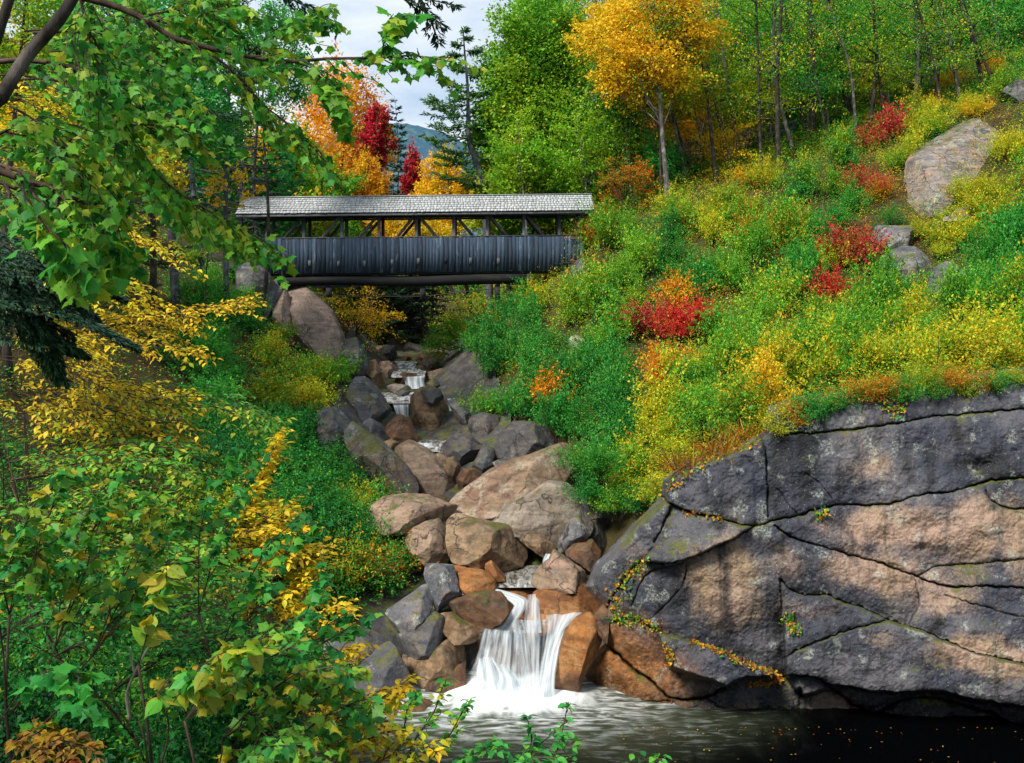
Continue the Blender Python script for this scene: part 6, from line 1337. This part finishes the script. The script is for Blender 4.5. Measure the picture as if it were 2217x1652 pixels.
sapling('golden branch with small leaves over the grey rocks at the lower left', gpt(640, 8.2), [
  ([(600,1420),(660,1390),(720,1350),(750,1340)], 8.0, 20, .3, 8), ([(620,1480),(680,1440),(730,1420),(780,1400)], 7.8, 18, .3, 8), ([(660,1620),(740,1560),(800,1540),(840,1520)], 7.4, 26, .32, 9), ([(640,1580),(700,1560),(760,1580),(810,1600)], 7.4, 24, .32, 9), ([(560,1540),(620,1510),(690,1490),(740,1500)], 7.6, 20, .32, 8)], 'near_yellow', .065, seed=6, rbase=.75, rep=2, **pl)
hg = dict(hang=.5, droop=.35, plane=.5, jitter=.45)
sapling('young maple with broad green leaves in front of the golden sapling', gpt(560, 6.2), [
  ([(430,1330),(470,1180),(510,1080),(560,1000)], 6.4, 16, .28, 6), ([(480,1400),(520,1300),(580,1180),(640,1130)], 6.3, 14, .26, 6), ([(500,1460),(580,1400),(660,1330),(700,1220)], 6.0, 14, .26, 6), ([(560,1500),(640,1430),(720,1380),(800,1330)], 6.2, 14, .24, 6)], 'near_green', .066, 'maple', 'maple_sapling', seed=7, rep=2, **hg)
sapling('young maple with broad leaves turning yellow at the left edge', gpt(60, 5.4), [
  ([(20,1330),(40,1230),(80,1120),(120,1040)], 5.4, 12, .26, 6), ([(120,1400),(160,1280),(200,1150),(260,1040)], 5.6, 16, .28, 6), ([(200,1420),(260,1300),(310,1180),(330,1080)], 5.8, 16, .28, 6), ([(-40,1250),(20,1180),(80,1200),(110,1240)], 5.2, 9, .22, 6)], 'near_mixed', .064, 'maple', 'maple_sapling', seed=8, rep=4, **hg)
sapling('low maple with big yellowing leaves at the bottom middle left', gpt(520, 5.2), [
  ([(400,1560),(470,1480),(540,1420),(600,1390)], 5.2, 14, .25, 6), ([(480,1600),(560,1520),(640,1460),(740,1440)], 5.3, 16, .26, 6), ([(560,1660),(640,1600),(720,1540),(800,1510)], 5.2, 14, .25, 6), ([(500,1680),(560,1620),(620,1600),(700,1640)], 4.9, 12, .22, 6)], 'near_mixed', .062, 'maple', 'maple_sapling', seed=9, rep=4, **hg)
sapling('cherry sapling with long ovate yellowing leaves at the lower left', gpt(330, 5.0), [
  ([(300,1440),(330,1330),(350,1270),(370,1220)], 5.0, 8, .2, 5), ([(360,1540),(420,1460),(470,1420),(520,1400)], 4.8, 9, .22, 6), ([(300,1560),(340,1500),(400,1470),(440,1480)], 4.9, 7, .2, 5)], 'near_mixed', .11, 'heart', 'cherry_sapling', seed=10, rbase=.8, **hg)
sapling('small maple seedling with bright green leaves in the dark lower left', gpt(60, 4.8), [
  ([(0,1560),(60,1480),(120,1450),(180,1470)], 4.8, 8, .22, 5), ([(40,1620),(100,1560),(140,1530),(200,1540)], 4.7, 7, .2, 5)], 'near_green', .085, 'maple', 'maple_sapling', seed=11, rbase=.5, **hg)
sapling('withered brown and orange fern like plant in the bottom left corner', gpt(60, 4.4), [
  ([(-20,1700),(60,1640),(120,1610),(190,1620)], 4.5, 16, .22, 10), ([(-20,1660),(30,1610),(80,1590),(120,1600)], 4.6, 12, .2, 10)], 'leaf_dryfern', .05, 'fold', 'fern', seed=12, **pl)
sapling('thicket of small yellow green leaves in the middle of the near bank', gpt(250, 7.4), [
  ([(0,1180),(120,1120),(260,1100),(380,1110)], 7.6, 26, .5, 11), ([(60,1260),(200,1200),(330,1180),(460,1190)], 7.4, 26, .5, 11), ([(180,1330),(300,1270),(420,1250),(540,1270)], 7.2, 26, .48, 11), ([(20,1040),(160,1010),(300,1000),(420,1020)], 8, 24, .5, 11)], 'near_mixed', .058, seed=21, rep=4, rbase=.62, **pl)
sapling('thicket of small green leaves low on the near bank', gpt(380, 6.8), [
  ([(120,1420),(240,1350),(360,1330),(480,1340)], 7.0, 26, .45, 11), ([(240,1500),(360,1420),(480,1400),(600,1400)], 6.9, 26, .45, 11), ([(0,1380),(80,1330),(180,1310),(260,1320)], 6.6, 22, .45, 11), ([(420,1560),(520,1480),(600,1460),(680,1450)], 7.0, 22, .42, 10)], 'near_green', .055, seed=22, rep=4, **pl)
sapling('golden beech thicket below the tall golden beech', gpt(180, 10.5), [
  ([(-20,960),(120,930),(260,900),(400,930)], 10.6, 26, .6, 12), ([(60,880),(180,850),(300,840),(420,850)], 10.8, 26, .6, 12), ([(-30,690),(60,670),(160,660),(240,680)], 11.6, 24, .6, 12)], 'near_yellow', .075, seed=23, rep=1, rbase=.5, **pl)
# plants along the bottom edge, over the pool
for i, (lab, bx, D, bo, mt) in enumerate([
  ('small leafy plant on a thin stem in front of the foam', 1130, 5.6, [([(1110,1700),(1140,1640),(1150,1600),(1140,1550)], 5.6, 8, .13, 4), ([(1090,1700),(1120,1660),(1170,1610),(1230,1560)], 5.7, 9, .13, 4)], 'near_green'),
  ('leafy plant reaching right across the bottom of the pool', 1220, 5.4, [([(1180,1700),(1200,1640),(1215,1590),(1230,1520)], 5.5, 8, .12, 4), ([(1200,1700),(1240,1660),(1220,1620),(1260,1600)], 5.4, 6, .12, 4)], 'near_green'),
  ('low green shrubby plant at the bottom below the foam', 1050, 5.2, [([(960,1700),(1000,1650),(1040,1620),(1080,1610)], 5.2, 12, .15, 6), ([(1040,1700),(1090,1660),(1140,1640),(1200,1640)], 5.2, 12, .15, 6), ([(1000,1720),(1060,1690),(1120,1660),(1180,1670)], 5.0, 10, .15, 6)], 'near_green'),
  ('yellow and green plant left of the foam at the bottom', 920, 5.8, [([(860,1680),(900,1600),(940,1540),(960,1480)], 5.8, 12, .16, 5), ([(880,1700),(940,1640),(980,1580),(1010,1520)], 5.8, 12, .16, 5), ([(840,1680),(870,1600),(880,1540),(900,1500)], 5.9, 10, .15, 5)], 'near_mixed'),
  ('golden yellow low plant at the bottom left of the pool', 800, 5.6, [([(700,1690),(760,1620),(820,1590),(880,1580)], 5.6, 14, .2, 7), ([(760,1700),(820,1650),(880,1620),(940,1620)], 5.5, 14, .2, 7), ([(660,1660),(720,1610),(790,1570),(840,1560)], 5.7, 12, .2, 7)], 'near_yellow'),
  ('bright green seedling at the bottom right of the foam', 1400, 6.0, [([(1330,1700),(1370,1660),(1410,1640),(1440,1650)], 6.0, 7, .12, 4)], 'near_green')]):
    sapling(lab, gpt(bx, D), bo, mt, .06, 'fold', 'leafy_plant', seed=30 + i, hang=.25, droop=.2, plane=.4, jitter=.4)
# shrubs massed on the near bank below the saplings
NB = [(-60,1000),(200,1000),(420,1020),(560,1100),(640,1300),(620,1480),(640,1640),(300,1760),(-60,1760)]
def near_bank():
    rng = np.random.RandomState(33); k = 0; rows = []
    labs = {}
    for D, xs_, y0 in ((15, range(-60, 620, 110), 0), (12, range(-60, 560, 110), 0), (10, range(-60, 620, 125), 0), (8, range(-80, 640, 130), 0), (6.4, range(-80, 680, 170), 0)):
        for x in xs_:
            xx = x + rng.uniform(-30, 30); p = gpt(xx, D + rng.uniform(-.8, .8)); pal = ['green', 'darkgreen', 'green', 'lush', 'yellow-green'][rng.randint(5)] if D > 9 else ['green', 'darkgreen', 'darkgreen'][rng.randint(3)]
            s = rng.uniform(.5, .75); rows.append((D, xx, pal, shrub(p, s, s * rng.uniform(.9, 1.3), pal, rng, SHN, label='x', group='shrubs on the near bank')))
    D_w = {15: 'far near-bank row', 12: 'fourth near-bank row', 10: 'third near-bank row', 8: 'second near-bank row', 6.4: 'front near-bank row'}
    _seen.pop('x', None); g = {}
    for D, x, pal, o in rows: g.setdefault((D, pal), []).append((x, o))
    for (D, pal), l in g.items():
        l.sort(key=lambda q: q[0])
        for i, (x, o) in enumerate(l): tag(o, ('%s leaved shrub in the %s' % (WORDS[pal], D_w[D])) if len(l) == 1 else '%s %s shrubs in the %s' % (ordinal(i, len(l)), WORDS[pal], D_w[D]))
near_bank()
# a dead forked stick in the dark
m = MB(); m.tube(smooth_line([at(282,1560,5.5), at(275,1500,5.5), at(300,1440,5.5), at(335,1375,5.5)], 5), np.linspace(.012, .005, 16), 6); m.tube(smooth_line([at(292,1462,5.5), at(285,1430,5.52), at(282,1400,5.5)], 5), np.linspace(.008, .004, 11), 6)
o = m.build('dead_branch', M['palebark'], smooth=True); tag(o, 'pale dead forked branch standing in the dark lower left', 'branch')
dupes = {k: v for k, v in _seen.items() if len(v) > 1}
if dupes: print('DUPLICATE LABELS', dupes)
SUN_E, SKY_S, CLOUD, EXPO = 3.3, .12, 4.8, .95
# ================================================================== camera, light, sky
cam = bpy.data.cameras.new('camera'); co = bpy.data.objects.new('camera', cam); COL.objects.link(co)
co.location = (0, 0, EZ); co.rotation_euler = (PI / 2, 0, 0)
cam.sensor_width = 36; cam.lens = 36 * F / 2216.; cam.shift_y = -(826 - HY) / 2216.; cam.clip_start = .1; cam.clip_end = 2000
SC.camera = co
EL, AZ = math.radians(48), math.radians(222)          # sun behind the camera's left shoulder; azimuth clockwise from +Y
sun = bpy.data.lights.new('sun', 'SUN'); so = bpy.data.objects.new('sun', sun); COL.objects.link(so)
sd = np.array([math.sin(AZ) * math.cos(EL), math.cos(AZ) * math.cos(EL), math.sin(EL)])
from mathutils import Vector
so.rotation_euler = Vector(sd).to_track_quat('Z', 'Y').to_euler(); so.location = (-20, -30, 50)
sun.energy = SUN_E; sun.angle = math.radians(14); sun.color = (1., .94, .84)
w = bpy.data.worlds.new('World'); SC.world = w; w.use_nodes = True; nt = w.node_tree; nt.nodes.clear()
N = nt.nodes.new; L = nt.links.new
ow = N('ShaderNodeOutputWorld'); bg = N('ShaderNodeBackground'); sk = N('ShaderNodeTexSky'); sk.sky_type = 'NISHITA'; sk.sun_disc = False
sk.sun_elevation = EL; sk.sun_rotation = AZ; sk.air_density = 1; sk.dust_density = 1.5
tc = N('ShaderNodeTexCoord'); mp = N('ShaderNodeMapping'); L(tc.outputs['Generated'], mp.inputs[0]); mp.inputs['Scale'].default_value = (2.2, 2.2, 5.5)
nz = N('ShaderNodeTexNoise'); L(mp.outputs[0], nz.inputs['Vector']); nz.inputs['Scale'].default_value = 1.7; nz.inputs['Detail'].default_value = 7; nz.inputs['Roughness'].default_value = .55
cr = N('ShaderNodeValToRGB'); L(nz.outputs['Fac'], cr.inputs[0]); e = cr.color_ramp.elements
e[0].position = .36; e[0].color = (*[c * CLOUD for c in (.42, .56, .74)], 1); e[1].position = .60; e[1].color = (*[c * CLOUD for c in (.93, .97, 1.0)], 1)
mx = N('ShaderNodeMix'); mx.data_type = 'RGBA'; mx.inputs[0].default_value = .86; L(sk.outputs[0], mx.inputs[6]); L(cr.outputs[0], mx.inputs[7])
L(mx.outputs[2], bg.inputs[0]); bg.inputs[1].default_value = SKY_S; L(bg.outputs[0], ow.inputs[0])
SC.view_settings.view_transform = 'Standard'; SC.view_settings.look = 'None'; SC.view_settings.exposure = EXPO; SC.view_settings.gamma = 1
SC.cycles.use_denoising = True
SC.cycles.max_bounces = 6; SC.cycles.diffuse_bounces = 3; SC.cycles.glossy_bounces = 2; SC.cycles.transmission_bounces = 3; SC.cycles.transparent_max_bounces = 12
SC.cycles.use_adaptive_sampling = True; SC.cycles.adaptive_threshold = .02
SC.cycles.caustics_reflective = False; SC.cycles.caustics_refractive = False
